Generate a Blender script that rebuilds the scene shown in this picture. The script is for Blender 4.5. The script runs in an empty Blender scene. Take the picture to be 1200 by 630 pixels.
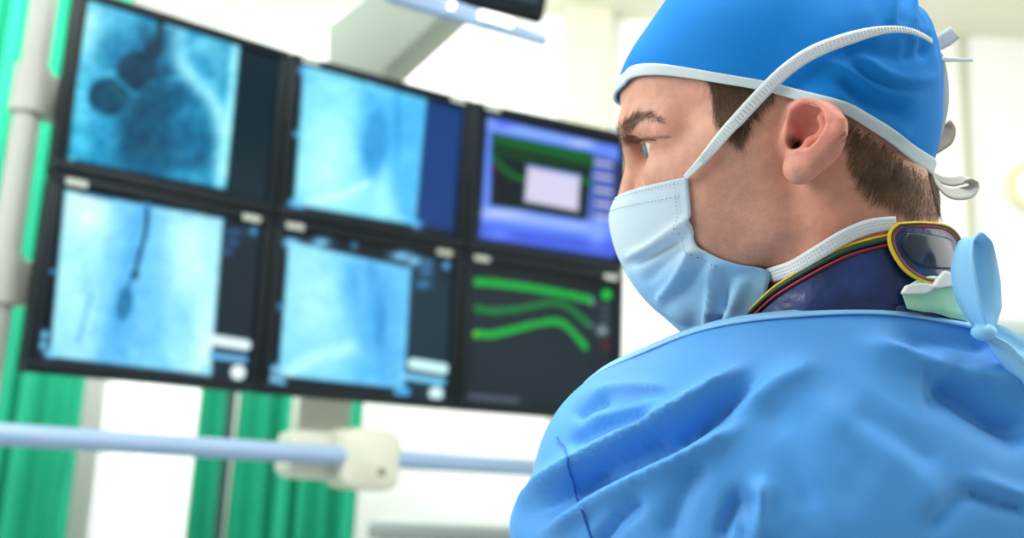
import bpy, bmesh, math, random
import numpy as np
from mathutils import Vector, Matrix
random.seed(4); rng = np.random.default_rng(4)
SC = bpy.context.scene; COL = SC.collection
FAST = False
# ------------------------------------------------------------------ camera
FPX = 1180.0
CAMZ = 1.45
U_ = np.array([260, 5591, -FPX], float); U_ /= np.linalg.norm(U_)
Y_ = np.array([0, 0, -1.0]) + U_[2]*U_; Y_ /= np.linalg.norm(Y_)
X_ = np.cross(Y_, U_)
RW = np.array([X_, Y_, U_])                      # camera -> world rotation
CAM = np.array([0, 0, CAMZ])
def ray(px, py):
    return RW @ np.array([(px-600)/FPX, (315-py)/FPX, -1.0])
def P(px, py, d):                                # pixel sight line at depth d (m) -> world point
    return CAM + ray(px, py)*d
def proj(p):
    c = (np.asarray(p) - CAM) @ RW               # world->camera
    d = -c[..., 2]
    return np.stack([600 + c[..., 0]/d*FPX, 315 - c[..., 1]/d*FPX, d], -1)
cd = bpy.data.cameras.new('camera'); co = bpy.data.objects.new('camera', cd); COL.objects.link(co)
cd.sensor_width = 36; cd.lens = FPX/1200*36; cd.clip_start = 0.02
M = Matrix.Identity(4)
for i in range(3):
    for j in range(3): M[i][j] = RW[i, j]
    M[i][3] = CAM[i]
co.matrix_world = M
cd.dof.use_dof = True; cd.dof.focus_distance = 0.60; cd.dof.aperture_fstop = 4.6
SC.camera = co
SC.view_settings.view_transform = 'Standard'; SC.view_settings.look = 'None'

# ------------------------------------------------------------------ materials
def lin(c):
    c = np.asarray(c, float)/255.0
    return np.where(c <= .04045, c/12.92, ((c+.055)/1.055)**2.4)
def mat(name, rgb, rough=.6, metal=0, spec=.5, noise=None, bump=None, emit=None, sss=0, attr=None, sheen=0, trans=0, coat=0):
    m = bpy.data.materials.new(name); m.use_nodes = True
    nt = m.node_tree; b = nt.nodes['Principled BSDF']
    c = list(lin(rgb)) + [1]
    b.inputs['Base Color'].default_value = c
    b.inputs['Roughness'].default_value = rough; b.inputs['Metallic'].default_value = metal
    b.inputs['Specular IOR Level'].default_value = spec
    if coat: b.inputs['Coat Weight'].default_value = coat
    if sheen: b.inputs['Sheen Weight'].default_value = sheen
    tc = nt.nodes.new('ShaderNodeTexCoord')
    if attr:
        a = nt.nodes.new('ShaderNodeAttribute'); a.attribute_name = attr
        nt.links.new(a.outputs['Color'], b.inputs['Base Color'])
    elif noise:
        sc, amt = noise
        n = nt.nodes.new('ShaderNodeTexNoise'); n.inputs['Scale'].default_value = sc; n.inputs['Detail'].default_value = 4
        r = nt.nodes.new('ShaderNodeValToRGB')
        r.color_ramp.elements[0].position = .3; r.color_ramp.elements[1].position = .7
        r.color_ramp.elements[0].color = [max(0, x*(1-amt)) for x in c[:3]] + [1]
        r.color_ramp.elements[1].color = [min(1, x*(1+amt)) for x in c[:3]] + [1]
        nt.links.new(tc.outputs['Object'], n.inputs['Vector']); nt.links.new(n.outputs['Fac'], r.inputs['Fac'])
        nt.links.new(r.outputs['Color'], b.inputs['Base Color'])
    if bump:
        sc, st, dist = bump
        n = nt.nodes.new('ShaderNodeTexNoise'); n.inputs['Scale'].default_value = sc; n.inputs['Detail'].default_value = 3
        bp = nt.nodes.new('ShaderNodeBump'); bp.inputs['Strength'].default_value = st; bp.inputs['Distance'].default_value = dist
        nt.links.new(tc.outputs['Object'], n.inputs['Vector']); nt.links.new(n.outputs['Fac'], bp.inputs['Height'])
        nt.links.new(bp.outputs['Normal'], b.inputs['Normal'])
    if emit:
        if attr: 
            nt.links.new(a.outputs['Color'], b.inputs['Emission Color'])
            for l in list(b.inputs['Base Color'].links): nt.links.remove(l)
        else: b.inputs['Emission Color'].default_value = c
        b.inputs['Emission Strength'].default_value = emit
    if sss:
        b.inputs['Subsurface Weight'].default_value = sss
        b.inputs['Subsurface Radius'].default_value = (1, .35, .2); b.inputs['Subsurface Scale'].default_value = .004
    return m

# ------------------------------------------------------------------ object helpers
def tag(o, label, cat, group=None):
    o['label'] = label; o['category'] = cat
    if group: o['group'] = group
    return o
def struct(o): o['kind'] = 'structure'; return o
def empty(name, loc, label=None, cat=None, group=None):
    o = bpy.data.objects.new(name, None); COL.objects.link(o); o.location = loc
    o.empty_display_size = .05
    if label: tag(o, label, cat, group)
    return o
def link(name, me, m, parent=None, smooth=True):
    o = bpy.data.objects.new(name, me); COL.objects.link(o)
    for x in (m if isinstance(m, (list, tuple)) else [m]): me.materials.append(x)
    if smooth: me.polygons.foreach_set('use_smooth', [True]*len(me.polygons))
    if parent is not None:
        o.parent = parent; o.matrix_parent_inverse = wm(parent).inverted()
    return o
def wm(o):
    m = o.matrix_basis.copy()
    if o.parent: m = wm(o.parent) @ o.matrix_parent_inverse @ m
    return m
def mesh(name, v, f, m, parent=None, smooth=True):
    me = bpy.data.meshes.new(name)
    me.from_pydata([tuple(map(float, x)) for x in v], [], [tuple(int(i) for i in q) for q in f]); me.update()
    return link(name, me, m, parent, smooth)
def bmobj(name, bm, m, parent=None, smooth=False):
    me = bpy.data.meshes.new(name); bmesh.ops.recalc_face_normals(bm, faces=bm.faces); bm.to_mesh(me); bm.free()
    return link(name, me, m, parent, smooth)
def autosmooth(o, ang=35):
    md = o.modifiers.new('es', 'EDGE_SPLIT'); md.split_angle = math.radians(ang)
    o.data.polygons.foreach_set('use_smooth', [True]*len(o.data.polygons)); return o
def vcol(o, name, c):
    a = o.data.attributes.new(name, 'FLOAT_COLOR', 'POINT')
    c = np.concatenate([np.asarray(c, np.float32), np.ones((len(c), 1), np.float32)], 1)
    a.data.foreach_set('color', c.ravel())
def nrm(v): v = np.asarray(v, float); return v/np.linalg.norm(v)
def box_bm(bm, c, ax, ay, az, sx, sy, sz, bev=0, seg=2):
    c, ax, ay, az = map(np.asarray, (c, ax, ay, az))
    vs = []
    for k in (-1, 1):
        for j in (-1, 1):
            for i in (-1, 1):
                vs.append(bm.verts.new(tuple(c + ax*sx/2*i + ay*sy/2*j + az*sz/2*k)))
    fs = [bm.faces.new([vs[i] for i in q]) for q in ((0,2,3,1),(4,5,7,6),(0,1,5,4),(2,6,7,3),(0,4,6,2),(1,3,7,5))]
    if bev:
        es = list({e for f in fs for e in f.edges})
        bmesh.ops.bevel(bm, geom=es, offset=bev, segments=seg, affect='EDGES', profile=.5)
def boxo(name, c, size, m, parent=None, axes=None, bev=.003, seg=2):
    bm = bmesh.new(); ax = axes or ((1,0,0),(0,1,0),(0,0,1))
    box_bm(bm, c, *ax, *size, bev, seg); return autosmooth(bmobj(name, bm, m, parent))
def tube_vf(pts, rad, n=8, caps=True):
    pts = np.asarray(pts, float); rad = np.broadcast_to(np.asarray(rad, float), (len(pts),))
    T = np.gradient(pts, axis=0); T /= np.linalg.norm(T, axis=1)[:, None] + 1e-12
    up = np.array([0, 0, 1.0]) if abs(T[0, 2]) < .9 else np.array([1.0, 0, 0])
    v, f = [], []
    a = nrm(np.cross(T[0], up))
    for i, (p, t) in enumerate(zip(pts, T)):
        a = nrm(a - t*np.dot(a, t)); b = np.cross(t, a)
        for k in range(n):
            w = 2*math.pi*k/n; v.append(p + rad[i]*(a*math.cos(w) + b*math.sin(w)))
    for i in range(len(pts)-1):
        for k in range(n):
            f.append((i*n+k, i*n+(k+1) % n, (i+1)*n+(k+1) % n, (i+1)*n+k))
    if caps: f.append(tuple(range(n-1, -1, -1))); f.append(tuple((len(pts)-1)*n+k for k in range(n)))
    return v, f
def tube(name, pts, rad, m, parent=None, n=10, caps=True):
    v, f = tube_vf(pts, rad, n, caps); o = mesh(name, v, f, m, parent); 
    return autosmooth(o, 50)
def spline(pts, n):
    pts = np.asarray(pts, float); k = len(pts)
    t = np.linspace(0, k-1, n); out = np.zeros((n, pts.shape[1]))
    for i, x in enumerate(t):
        j = min(int(x), k-2); s = x-j
        p0 = pts[max(j-1, 0)]; p1 = pts[j]; p2 = pts[j+1]; p3 = pts[min(j+2, k-1)]
        out[i] = .5*((2*p1) + (-p0+p2)*s + (2*p0-5*p1+4*p2-p3)*s*s + (-p0+3*p1-3*p2+p3)*s**3)
    return out
def grid_faces(nu, nv, closed=False):
    f = []
    for i in range(nu if closed else nu-1):
        for j in range(nv-1):
            a = (i % nu)*nv+j; b = ((i+1) % nu)*nv+j
            f.append((a, b, b+1, a+1))
    return f
def ribbon(name, c, w, m, parent=None, thick=.0006, cross=5, curl=0.0):
    """cloth band: centre line c (n,3), half-width vectors w (n,3)"""
    c = np.asarray(c); w = np.asarray(w); n = len(c)
    T = np.gradient(c, axis=0); N = np.cross(T, w); N /= np.linalg.norm(N, axis=1)[:, None] + 1e-12
    v = []
    for i in range(n):
        for j in range(cross):
            s = j/(cross-1)*2-1
            v.append(c[i] + w[i]*s + N[i]*curl*(1-s*s))
    o = mesh(name, v, grid_faces(n, cross), m, parent)
    sd = o.modifiers.new('s', 'SOLIDIFY'); sd.thickness = thick; sd.offset = 0
    return o

# ------------------------------------------------------------------ SDF tools
def smin(a, b, k):
    h = np.clip(.5 + .5*(b-a)/k, 0, 1); return b + (a-b)*h - k*h*(1-h)
def smax(a, b, k): return -smin(-a, -b, k)
def sph(p, c, r): return np.linalg.norm(p - np.asarray(c), axis=-1) - r
def ell(p, c, r):
    q = p - np.asarray(c); r = np.asarray(r)
    k0 = np.linalg.norm(q/r, axis=-1); k1 = np.linalg.norm(q/(r*r), axis=-1) + 1e-9
    return k0*(k0-1)/k1
def cone(p, a, b, r1, r2):
    a = np.asarray(a, float); b = np.asarray(b, float); ba = b-a
    h = np.clip(((p-a) @ ba)/np.dot(ba, ba), 0, 1)
    return np.linalg.norm(p - a - h[..., None]*ba, axis=-1) - (r1 + (r2-r1)*h)
def chain(p, pts, rs):
    d = None
    for i in range(len(pts)-1):
        e = cone(p, pts[i], pts[i+1], rs[i], rs[i+1]); d = e if d is None else np.minimum(d, e)
    return d
def grad(fn, p, e=.0004):
    g = np.zeros_like(p)
    for k in range(3):
        o = np.zeros(3); o[k] = e; g[:, k] = fn(p+o) - fn(p-o)
    return g/(np.linalg.norm(g, axis=1)[:, None] + 1e-12)
def surface_nets(fn, lo, hi, h, steps=2):
    lo = np.asarray(lo, float); n = np.ceil((np.asarray(hi)-lo)/h).astype(int)+1
    K = 5
    nc = (n+K-1)//K + 1
    cc = [lo[a] + h*K*np.arange(nc[a]) for a in range(3)]
    cq = np.stack(np.meshgrid(*cc, indexing='ij'), -1).reshape(-1, 3)
    cv = np.concatenate([fn(cq[i:i+400000]) for i in range(0, len(cq), 400000)]).reshape(nc)
    near = np.abs(cv) < K*h*2.6
    full = np.repeat(np.repeat(np.repeat(cv, K, 0), K, 1), K, 2); fn_ = np.repeat(np.repeat(np.repeat(near, K, 0), K, 1), K, 2)
    o = K//2                                             # blocks centred on the coarse nodes
    pad = [(o, 0)]*3
    val = np.empty(n, np.float32)
    val[...] = full[o:o+n[0], o:o+n[1], o:o+n[2]]; act_ = fn_[o:o+n[0], o:o+n[1], o:o+n[2]]
    w = np.argwhere(act_)
    for i in range(0, len(w), 400000):
        ww = w[i:i+400000]; val[tuple(ww.T)] = fn(lo + h*ww)
    s = val < 0
    cs = [s[a:n[0]-1+a, b:n[1]-1+b, c:n[2]-1+c] for a in (0, 1) for b in (0, 1) for c in (0, 1)]
    cnt = sum(x.astype(np.int8) for x in cs); act = (cnt > 0) & (cnt < 8)
    idx = -np.ones(act.shape, np.int64); ijk = np.argwhere(act); idx[act] = np.arange(len(ijk))
    acc = np.zeros((len(ijk), 3)); num = np.zeros(len(ijk))
    corner = [(a, b, c) for a in (0, 1) for b in (0, 1) for c in (0, 1)]
    for x in range(8):
        for y in range(x+1, 8):
            dd = np.array(corner[y])-np.array(corner[x])
            if abs(dd).sum() != 1: continue
            a = val[tuple((ijk+corner[x]).T)].astype(float); b = val[tuple((ijk+corner[y]).T)].astype(float)
            cr = (a < 0) != (b < 0); t = np.where(cr, a/np.where(cr, a-b, 1), 0)
            acc += cr[:, None]*(np.array(corner[x]) + t[:, None]*dd); num += cr
    v = lo + h*(ijk + acc/num[:, None])
    F = []
    for ax in range(3):
        o1, o2 = [(1, 2), (2, 0), (0, 1)][ax]
        sl = [slice(None)]*3; sh = [slice(None)]*3
        sl[ax] = slice(0, n[ax]-1); sh[ax] = slice(1, n[ax])
        e = s[tuple(sl)] != s[tuple(sh)]; inside = s[tuple(sl)]
        for o in (o1, o2): 
            m_ = [slice(None)]*3; m_[o] = slice(0, 1); e = e.copy(); e[tuple(m_)] = False
            m_[o] = slice(-1, None); e[tuple(m_)] = False
        q = np.argwhere(e); ins = inside[e]
        d1 = np.zeros(3, int); d1[o1] = 1; d2 = np.zeros(3, int); d2[o2] = 1
        a = idx[tuple((q-d1-d2).T)]; b = idx[tuple((q-d2).T)]; c = idx[tuple(q.T)]; d = idx[tuple((q-d1).T)]
        quad = np.stack([a, b, c, d], 1); quad[~ins] = quad[~ins][:, ::-1]; F.append(quad)
    F = np.concatenate(F); F = F[(F >= 0).all(1)]
    for _ in range(steps):
        v = v - np.clip(fn(v), -h, h)[:, None]*grad(fn, v, h*.5)
    return v, F
def fastmesh(name, v, F, m, parent=None):
    me = bpy.data.meshes.new(name); me.vertices.add(len(v)); me.vertices.foreach_set('co', np.asarray(v, np.float32).ravel())
    k = F.shape[1]
    me.loops.add(F.size); me.loops.foreach_set('vertex_index', F.astype(np.int32).ravel())
    me.polygons.add(len(F)); me.polygons.foreach_set('loop_start', np.arange(0, F.size, k, dtype=np.int32))
    me.update(calc_edges=True); me.validate()
    return link(name, me, m, parent)

# ------------------------------------------------------------------ head frame
NOD = math.radians(10); YAW = math.radians(19); TILT = math.radians(7)
HC = P(930, 160, .655)                                   # point on the mid plane between the ears
Fc = np.array([-math.cos(NOD)*math.cos(YAW), -math.sin(NOD), -math.sin(YAW)*math.cos(NOD)])
Uc = np.array([-math.sin(NOD), math.cos(NOD), -math.sin(TILT)])
Fc = nrm(Fc); Uc = nrm(Uc - Fc*np.dot(Uc, Fc)); Lc = np.cross(Uc, Fc)
HR = np.stack([RW@Fc, RW@Lc, RW@Uc])                     # rows: forward, left, up in world
def toH(p): return (np.asarray(p)-HC) @ HR.T
def fromH(q): return HC + np.asarray(q) @ HR
def h2(px, py, l):                                       # pixel onto the head plane left = l
    r = HR @ ray(px, py); o = HR @ (CAM-HC); t = (l-o[1])/r[1]; return o + r*t
# ------------------------------------------------------------------ body frame
NB = P(1022, 372, .665)                                   # base of the neck
BF = nrm([-.12, 1, 0]); BR = nrm(np.cross(BF, [0, 0, 1])); BU = np.array([0, 0, 1.0])
def bp(r, f, u): return NB + BR*r + BF*f + BU*u
def mirB(p):
    q = p-NB; return p - 2*BR*np.dot(q, BR)
SHL = P(752, 562, .655); SHR = mirB(SHL)
ELL_ = SHL + BR*-.07 + BF*.10 + BU*-.26; ELR = mirB(ELL_)
WRL = ELL_ + BR*.10 + BF*.24 + BU*-.02; WRR = mirB(WRL)
def sd_trunk(p, off=0.0):
    q = np.stack([(p-NB) @ BR, (p-NB) @ BF, (p-NB) @ BU], -1)
    d = ell(q, (0, .03, -.20), (.165, .105, .24))
    d = smin(d, ell(q, (0, -.030, -.125), (.17, .075, .13)), .05)
    tl = [cone(p, bp(s*.015, -.004, -.040), S, .047, .045) for s, S in ((-1, SHL), (1, SHR))]
    d = smin(d, np.minimum(tl[0], tl[1]), .06)
    d = smin(d, ell(q, (0, .04, -.62), (.175, .12, .30)), .1)
    return d - off
def sd_arms(p, ru=.05, rf=.04):
    d = None
    for S, E, W in ((SHL, ELL_, WRL), (SHR, ELR, WRR)):
        e = np.minimum(cone(p, S, E, ru, rf+.004), cone(p, E, W, rf, rf-.012)); d = e if d is None else np.minimum(d, e)
    return d
# ------------------------------------------------------------------ head SDF (local metres)
def mm(*a): return np.array(a)/1000.0
EYE = h2(776, 172, .031)
EYE_R = mirror = EYE*np.array([1, -1, 1])
def ear_pts(seq): return [h2(x, y, l/1000) for x, y, l in seq]
ear_helix = ear_pts([(929,140,71),(930,126,75),(942,122,77),(960,126,80),(974,133,83),(984,144,86),(984,155,87),(974,167,85),(962,179,82),(950,191,79),(940,199,76)])
ear_anti = ear_pts([(962,138,80),(967,150,80.5),(961,161,80),(948,167,79.5),(939,173,78.5),(933,181,76)])
ear_fill = h2(955, 155, .0775)
tragus = h2(925, 160, .0745)
lobe = h2(935, 197, .0755)
concha = h2(947, 149, .0815)
canal = h2(930, 166, .077)
def sd_cran(p):
    q = p.copy(); 
    d = ell(q, mm(8, 0, 32), mm(92, 73, 91))
    d = smin(d, ell(q, mm(-25, 0, 22), mm(59, 70, 58)), .012)
    d = smin(d, ell(q, mm(62, 0, 42), mm(45, 56, 44)), .014)
    d = smin(d, ell(q, mm(-38, 0, -14), mm(39, 54, 42)), .018)
    return d
def sd_base(p):
    """skull, face and neck without ears or eye detail"""
    q = p.copy(); q[:, 1] = np.abs(q[:, 1])
    d = sd_cran(q)
    # mid face
    d = smin(d, ell(q, mm(56, 0, -22), mm(44, 52, 62)), .02)
    d = smin(d, cone(q, mm(77, 41, -13), mm(34, 56, -6), .0135, .013), .018)       # cheek bone
    d = smin(d, cone(q, mm(17, 52, -16), mm(16, 49, -62), .015, .013), .018)      # ramus
    d = smin(d, cone(q, mm(16, 49, -62), mm(80, 15, -94), .013, .014), .020)      # jaw body
    d = smin(d, cone(q, mm(76, 0, -90), mm(90, 0, -86), .020, .014), .02)         # chin
    d = smin(d, ell(q, mm(48, 38, -42), mm(34, 24, 34)), .02)                     # cheek
    d = smin(d, ell(q, mm(82, 0, -48), mm(30, 32, 36)), .02)                      # muzzle
    d = smin(d, cone(q, mm(99, 5, 18), mm(92, 33, 22), .011, .010), .014)         # brow ridge
    d = smin(d, cone(q, mm(92, 33, 22), mm(72, 50, 12), .010, .010), .014)
    # eye socket
    d = smax(d, -sph(q, EYE*np.array([1, 1, 1]) + mm(11, -3, -1), .0155), .010)
    # nose
    d = smin(d, cone(q, mm(104, 0, 8), mm(117, 0, -30), .0058, .0095), .010)
    d = smin(d, sph(q, mm(107, 12, -35), .0085), .008)
    # neck
    nk = cone(q, mm(-14, 0, -10), mm(-14, 0, -150), .052, .056)
    nk = smin(nk, cone(q, mm(-20, 58, -18), mm(8, 38, -150), .012, .014), .03)
    nk = smin(nk, cone(q, mm(-42, 22, -10), mm(-42, 26, -150), .024, .030), .03)
    d = smin(d, nk, .011)
    return d
def sd_headL(p):
    d = sd_base(p)
    q = p.copy(); q[:, 1] = np.abs(q[:, 1])
    # lids: ball round the eye, then the slit
    e = q - EYE; R = np.linalg.norm(e, axis=1)+1e-9
    az = np.degrees(np.arctan2(e[:, 1], e[:, 0])); el = np.degrees(np.arcsin(np.clip(e[:, 2]/R, -1, 1)))
    d = smin(d, R-.0136, .006)
    d = smin(d, cone(q, EYE+mm(10.5, -9, 6), EYE+mm(3, 12.5, 5), .0035, .003), .005)         # upper lid fold
    d = smin(d, cone(q, EYE+mm(8.5, -6, -10.5), EYE+mm(2, 11, -9.5), .0030, .0028), .005)            # lower lid bag
    t = np.clip((az-10)/68, -1, 1); hh = 25*(1-t*t*np.abs(t))
    cut = np.maximum((np.abs(el - (-7 + 4*t)) - hh)*.00024, (.004 - e[:, 0])*.5 - .002)
    cut = np.maximum(cut, R-.022)
    d = smax(d, -cut, .0012)
    # ear
    er = chain(q, ear_helix, [.0030, .0036, .0042, .0042, .0040, .0042, .0044, .0046, .005, .006, .006])
    fl = ell(q, ear_fill, mm(16, 4.6, 21))
    er = smin(er, fl, .006)
    er = smin(er, ell(q, lobe, mm(8, 4.5, 8)), .008)
    er = smin(er, cone(q, ear_fill + mm(6, -12, -2), ear_fill, .012, .012), .01)
    er = smax(er, -ell(q, concha, mm(12.0, 9.5, 13.0)), .003)
    er = smin(er, chain(q, ear_anti, [.0022, .0028, .0032, .0032, .0032, .003]), .004)
    er = smax(er, -cone(q, canal + mm(-1, 4, 0), canal + mm(2, -14, -1), .0045, .004), .003)
    d = smin(d, er, .0055)
    d = smin(d, ell(q, tragus, mm(4.5, 4, 6.0)), .004)
    return d
def sd_person(p):                                        # world
    d = sd_headL(toH(p))
    return smin(d, sd_trunk(p, -.035), .03)
def sd_outer(p, off=0): return sd_base(toH(p)) - off
def cast(pix, fn, t0=.35, t1=1.2, n=70):
    pix = np.asarray(pix, float)
    r = np.stack([(pix[:, 0]-600)/FPX, (315-pix[:, 1])/FPX, -np.ones(len(pix))], 1) @ RW.T
    t = np.full(len(pix), t0); ln = np.linalg.norm(r, axis=1); best = t.copy(); bd = np.full(len(pix), 9.0)
    for _ in range(n):
        d = fn(CAM + r*t[:, None]); up = d < bd; bd = np.where(up, d, bd); best = np.where(up, t, best)
        t = np.minimum(t + np.maximum(d, -.01)/ln*.8, t1)
        bad = t >= t1
    t = np.where(bd < .001, t, best)
    return CAM + r*best[:, None], bd

def polydist(pix, pts):
    """distance to a polyline and position 0..1 along it"""
    pts = np.asarray(pts, float); best = np.full(len(pix), 1e9); tt = np.zeros(len(pix)); n = len(pts)-1
    for i in range(n):
        a, b = pts[i], pts[i+1]; ba = b-a; h = np.clip(((pix-a) @ ba)/np.dot(ba, ba), 0, 1)
        d = np.linalg.norm(pix-a-h[:, None]*ba, axis=1); u = d < best
        best = np.where(u, d, best); tt = np.where(u, (i+h)/n, tt)
    return best, tt
def inpoly(pix, poly):
    x, y = pix[:, 0], pix[:, 1]; r = np.zeros(len(pix), bool); n = len(poly)
    for i in range(n):
        (x1, y1), (x2, y2) = poly[i], poly[(i+1) % n]
        c = ((y1 > y) != (y2 > y)) & (x < (x2-x1)*(y-y1)/((y2-y1) if y2 != y1 else 1e-9) + x1); r ^= c
    return r
def polymask(pix, poly, soft):
    d, _ = polydist(pix, list(poly)+[poly[0]]); s = np.where(inpoly(pix, poly), d, -d)
    t = np.clip(s/soft*.5+.5, 0, 1); return t*t*(3-2*t)
def folds(pix, defs, pw=2.0):
    out = np.zeros(len(pix))
    for pts, wd, amp in defs:
        d, t = polydist(pix, spline(pts, 4*len(pts)))
        out += amp*np.exp(-(d/wd)**pw)*np.clip(np.minimum(t, 1-t)*5+.25, 0, 1)
    return out
def vnoise(p, sc, seed=0):
    """smooth value noise"""
    q = np.asarray(p)*sc; i = np.floor(q).astype(np.int64); f = q-i; f = f*f*(3-2*f); o = 0
    for a in (0, 1):
        for b in (0, 1):
            for c in (0, 1):
                h = (i[:, 0]+a)*374761393 + (i[:, 1]+b)*668265263 + (i[:, 2]+c)*2147483647 + seed*1274126177
                h = (h ^ (h >> 13))*1274126177; h = (h ^ (h >> 16)) & 0xffff
                o = o + (h/65535.0)*np.where(a, f[:, 0], 1-f[:, 0])*np.where(b, f[:, 1], 1-f[:, 1])*np.where(c, f[:, 2], 1-f[:, 2])
    return o*2-1

# ================================================================== PERSON
# skin: colour and stubble come from two mesh attributes, fine mottling from noise
m_skin = bpy.data.materials.new('skin'); m_skin.use_nodes = True
nt = m_skin.node_tree; b = nt.nodes['Principled BSDF']
at = nt.nodes.new('ShaderNodeAttribute'); at.attribute_name = 'tone'
st = nt.nodes.new('ShaderNodeAttribute'); st.attribute_name = 'stubble'
tc = nt.nodes.new('ShaderNodeTexCoord')
vz = nt.nodes.new('ShaderNodeTexVoronoi'); vz.inputs['Scale'].default_value = 1050
cr = nt.nodes.new('ShaderNodeValToRGB'); cr.color_ramp.elements[0].position = .16; cr.color_ramp.elements[0].color = (1, 1, 1, 1)
cr.color_ramp.elements[1].position = .34; cr.color_ramp.elements[1].color = (0, 0, 0, 1)
ml = nt.nodes.new('ShaderNodeMath'); ml.operation = 'MULTIPLY'
mx = nt.nodes.new('ShaderNodeMix'); mx.data_type = 'RGBA'; mx.inputs['B'].default_value = (.06, .035, .03, 1)
nz = nt.nodes.new('ShaderNodeTexNoise'); nz.inputs['Scale'].default_value = 130; nz.inputs['Detail'].default_value = 5
hs = nt.nodes.new('ShaderNodeHueSaturation'); mr = nt.nodes.new('ShaderNodeMapRange')
mr.inputs['To Min'].default_value = .90; mr.inputs['To Max'].default_value = 1.10; mr.inputs['From Min'].default_value = .3; mr.inputs['From Max'].default_value = .7
bpn = nt.nodes.new('ShaderNodeBump'); bpn.inputs['Strength'].default_value = .25; bpn.inputs['Distance'].default_value = .0006
nz2 = nt.nodes.new('ShaderNodeTexNoise'); nz2.inputs['Scale'].default_value = 700
L = nt.links.new
L(tc.outputs['Object'], vz.inputs['Vector']); L(tc.outputs['Object'], nz.inputs['Vector']); L(tc.outputs['Object'], nz2.inputs['Vector'])
L(vz.outputs['Distance'], cr.inputs['Fac']); L(cr.outputs['Color'], ml.inputs[0]); L(st.outputs['Fac'], ml.inputs[1])
L(nz.outputs['Fac'], mr.inputs['Value']); L(mr.outputs['Result'], hs.inputs['Value']); L(at.outputs['Color'], hs.inputs['Color'])
L(hs.outputs['Color'], mx.inputs['A']); L(ml.outputs['Value'], mx.inputs['Factor']); L(mx.outputs['Result'], b.inputs['Base Color'])
L(nz2.outputs['Fac'], bpn.inputs['Height']); L(bpn.outputs['Normal'], b.inputs['Normal'])
b.inputs['Roughness'].default_value = .48; b.inputs['Specular IOR Level'].default_value = .42
b.inputs['Subsurface Weight'].default_value = .25; b.inputs['Subsurface Radius'].default_value = (1, .4, .25); b.inputs['Subsurface Scale'].default_value = .003

m_eye = mat('eyeball', (235, 232, 228), rough=.08, attr='tone', coat=.5)
m_hair = mat('dark brown hair', (122, 94, 70), rough=.5, noise=(60, .45))
m_capblue = mat('blue cap cloth', (2, 124, 208), rough=.78, spec=.25, bump=(900, .15, .0004))
m_trim = mat('pale grey cotton trim', (206, 219, 222), rough=.85, bump=(1500, .2, .0003))
m_strap = mat('white strap', (226, 232, 236), rough=.9, bump=(2200, .5, .0004))
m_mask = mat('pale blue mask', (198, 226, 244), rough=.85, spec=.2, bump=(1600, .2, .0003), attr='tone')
m_navy = mat('navy vinyl', (24, 46, 98), rough=.30, noise=(40, .5), bump=(55, .5, .004))
m_navyg = mat('dark smooth vinyl patch', (26, 40, 62), rough=.18)
m_pg, m_pr, m_py = mat('green piping', (14, 62, 40), .6), mat('red piping', (176, 36, 44), .6), mat('yellow piping', (224, 190, 30), .6)
m_gown = mat('blue gown cloth', (74, 154, 228), rough=.55, spec=.35, noise=(9, .06), bump=(700, .12, .0004), sheen=.15)
m_gownl = mat('light blue gown binding', (140, 198, 246), rough=.7, bump=(700, .12, .0004))
m_mint = mat('mint cotton', (168, 222, 190), rough=.85, bump=(500, .3, .0006))
m_white = mat('white cotton label', (226, 230, 228), rough=.9)

PERSON_LABEL = 'man in blue cap, pale mask and blue gown, turned away and looking left at screens'
# ---- body: head, neck, shoulders on a fine grid, trunk and limbs on a coarser one, one mesh
hres = .0013
def f_head(q):
    return smin(sd_headL(q), sd_trunk(fromH(q), -.035), .03)
v1, F1 = surface_nets(f_head, mm(-125, -112, -150), mm(138, 112, 132), hres)
w1 = fromH(v1)
HIP = bp(0, .05, -.72)
feet = [bp(s*.13, .10, 0) for s in (-1, 1)]
for f_ in feet: f_[2] = 0
knee = [bp(s*.12, .09, 0) for s in (-1, 1)]
for k_ in knee: k_[2] = .50
def hand(p, W, s):
    fw = nrm(BF*.9 + BR*(.35*-s) + BU*-.2); sd = nrm(np.cross(fw, BU)); upv = np.cross(sd, fw)
    c = W + fw*.075
    d = cone(p, W, W+fw*.02, .024, .026)
    d = smin(d, cone(p, W+fw*.03, c, .030, .034), .02)
    for k in range(4):
        o = sd*(.030-.019*k); ln = (.055, .064, .060, .046)[k]
        a0 = c + o + fw*.012; a1 = a0 + fw*ln*.5 - upv*.008; a2 = a1 + fw*ln*.38 - upv*ln*.5
        d = smin(d, np.minimum(cone(p, a0, a1, .0095, .0088), cone(p, a1, a2, .0088, .0075)), .004)
    t0 = W + fw*.03 + sd*(.026*s); t1 = t0 + fw*.03 + sd*(.022*s); t2 = t1 + fw*.03
    return smin(d, np.minimum(cone(p, t0, t1, .013, .011), cone(p, t1, t2, .011, .0085)), .008)
def f_body(p):
    d = sd_trunk(p, -.03)
    d = smin(d, sd_arms(p, .042, .036), .03)
    d = smin(d, hand(p, WRL, -1), .01); d = smin(d, hand(p, WRR, 1), .01)
    for k in range(2):
        d = smin(d, np.minimum(cone(p, HIP + BR*(-.09, .09)[k], knee[k], .085, .058), cone(p, knee[k], feet[k]+BU*.09, .056, .042)), .04)
        d = smin(d, cone(p, feet[k]+BU*.055-BF*.04, feet[k]+BU*.045+BF*.16, .042, .036), .02)
    return np.maximum(d, (p[:, 2] - (NB[2]-.075)))
v2, F2 = surface_nets(f_body, NB + np.array([-.55, -.35, -1.75]), NB + np.array([.55, .65, .02]), .009)
v2[:, 2] = np.maximum(v2[:, 2], .012)
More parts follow.
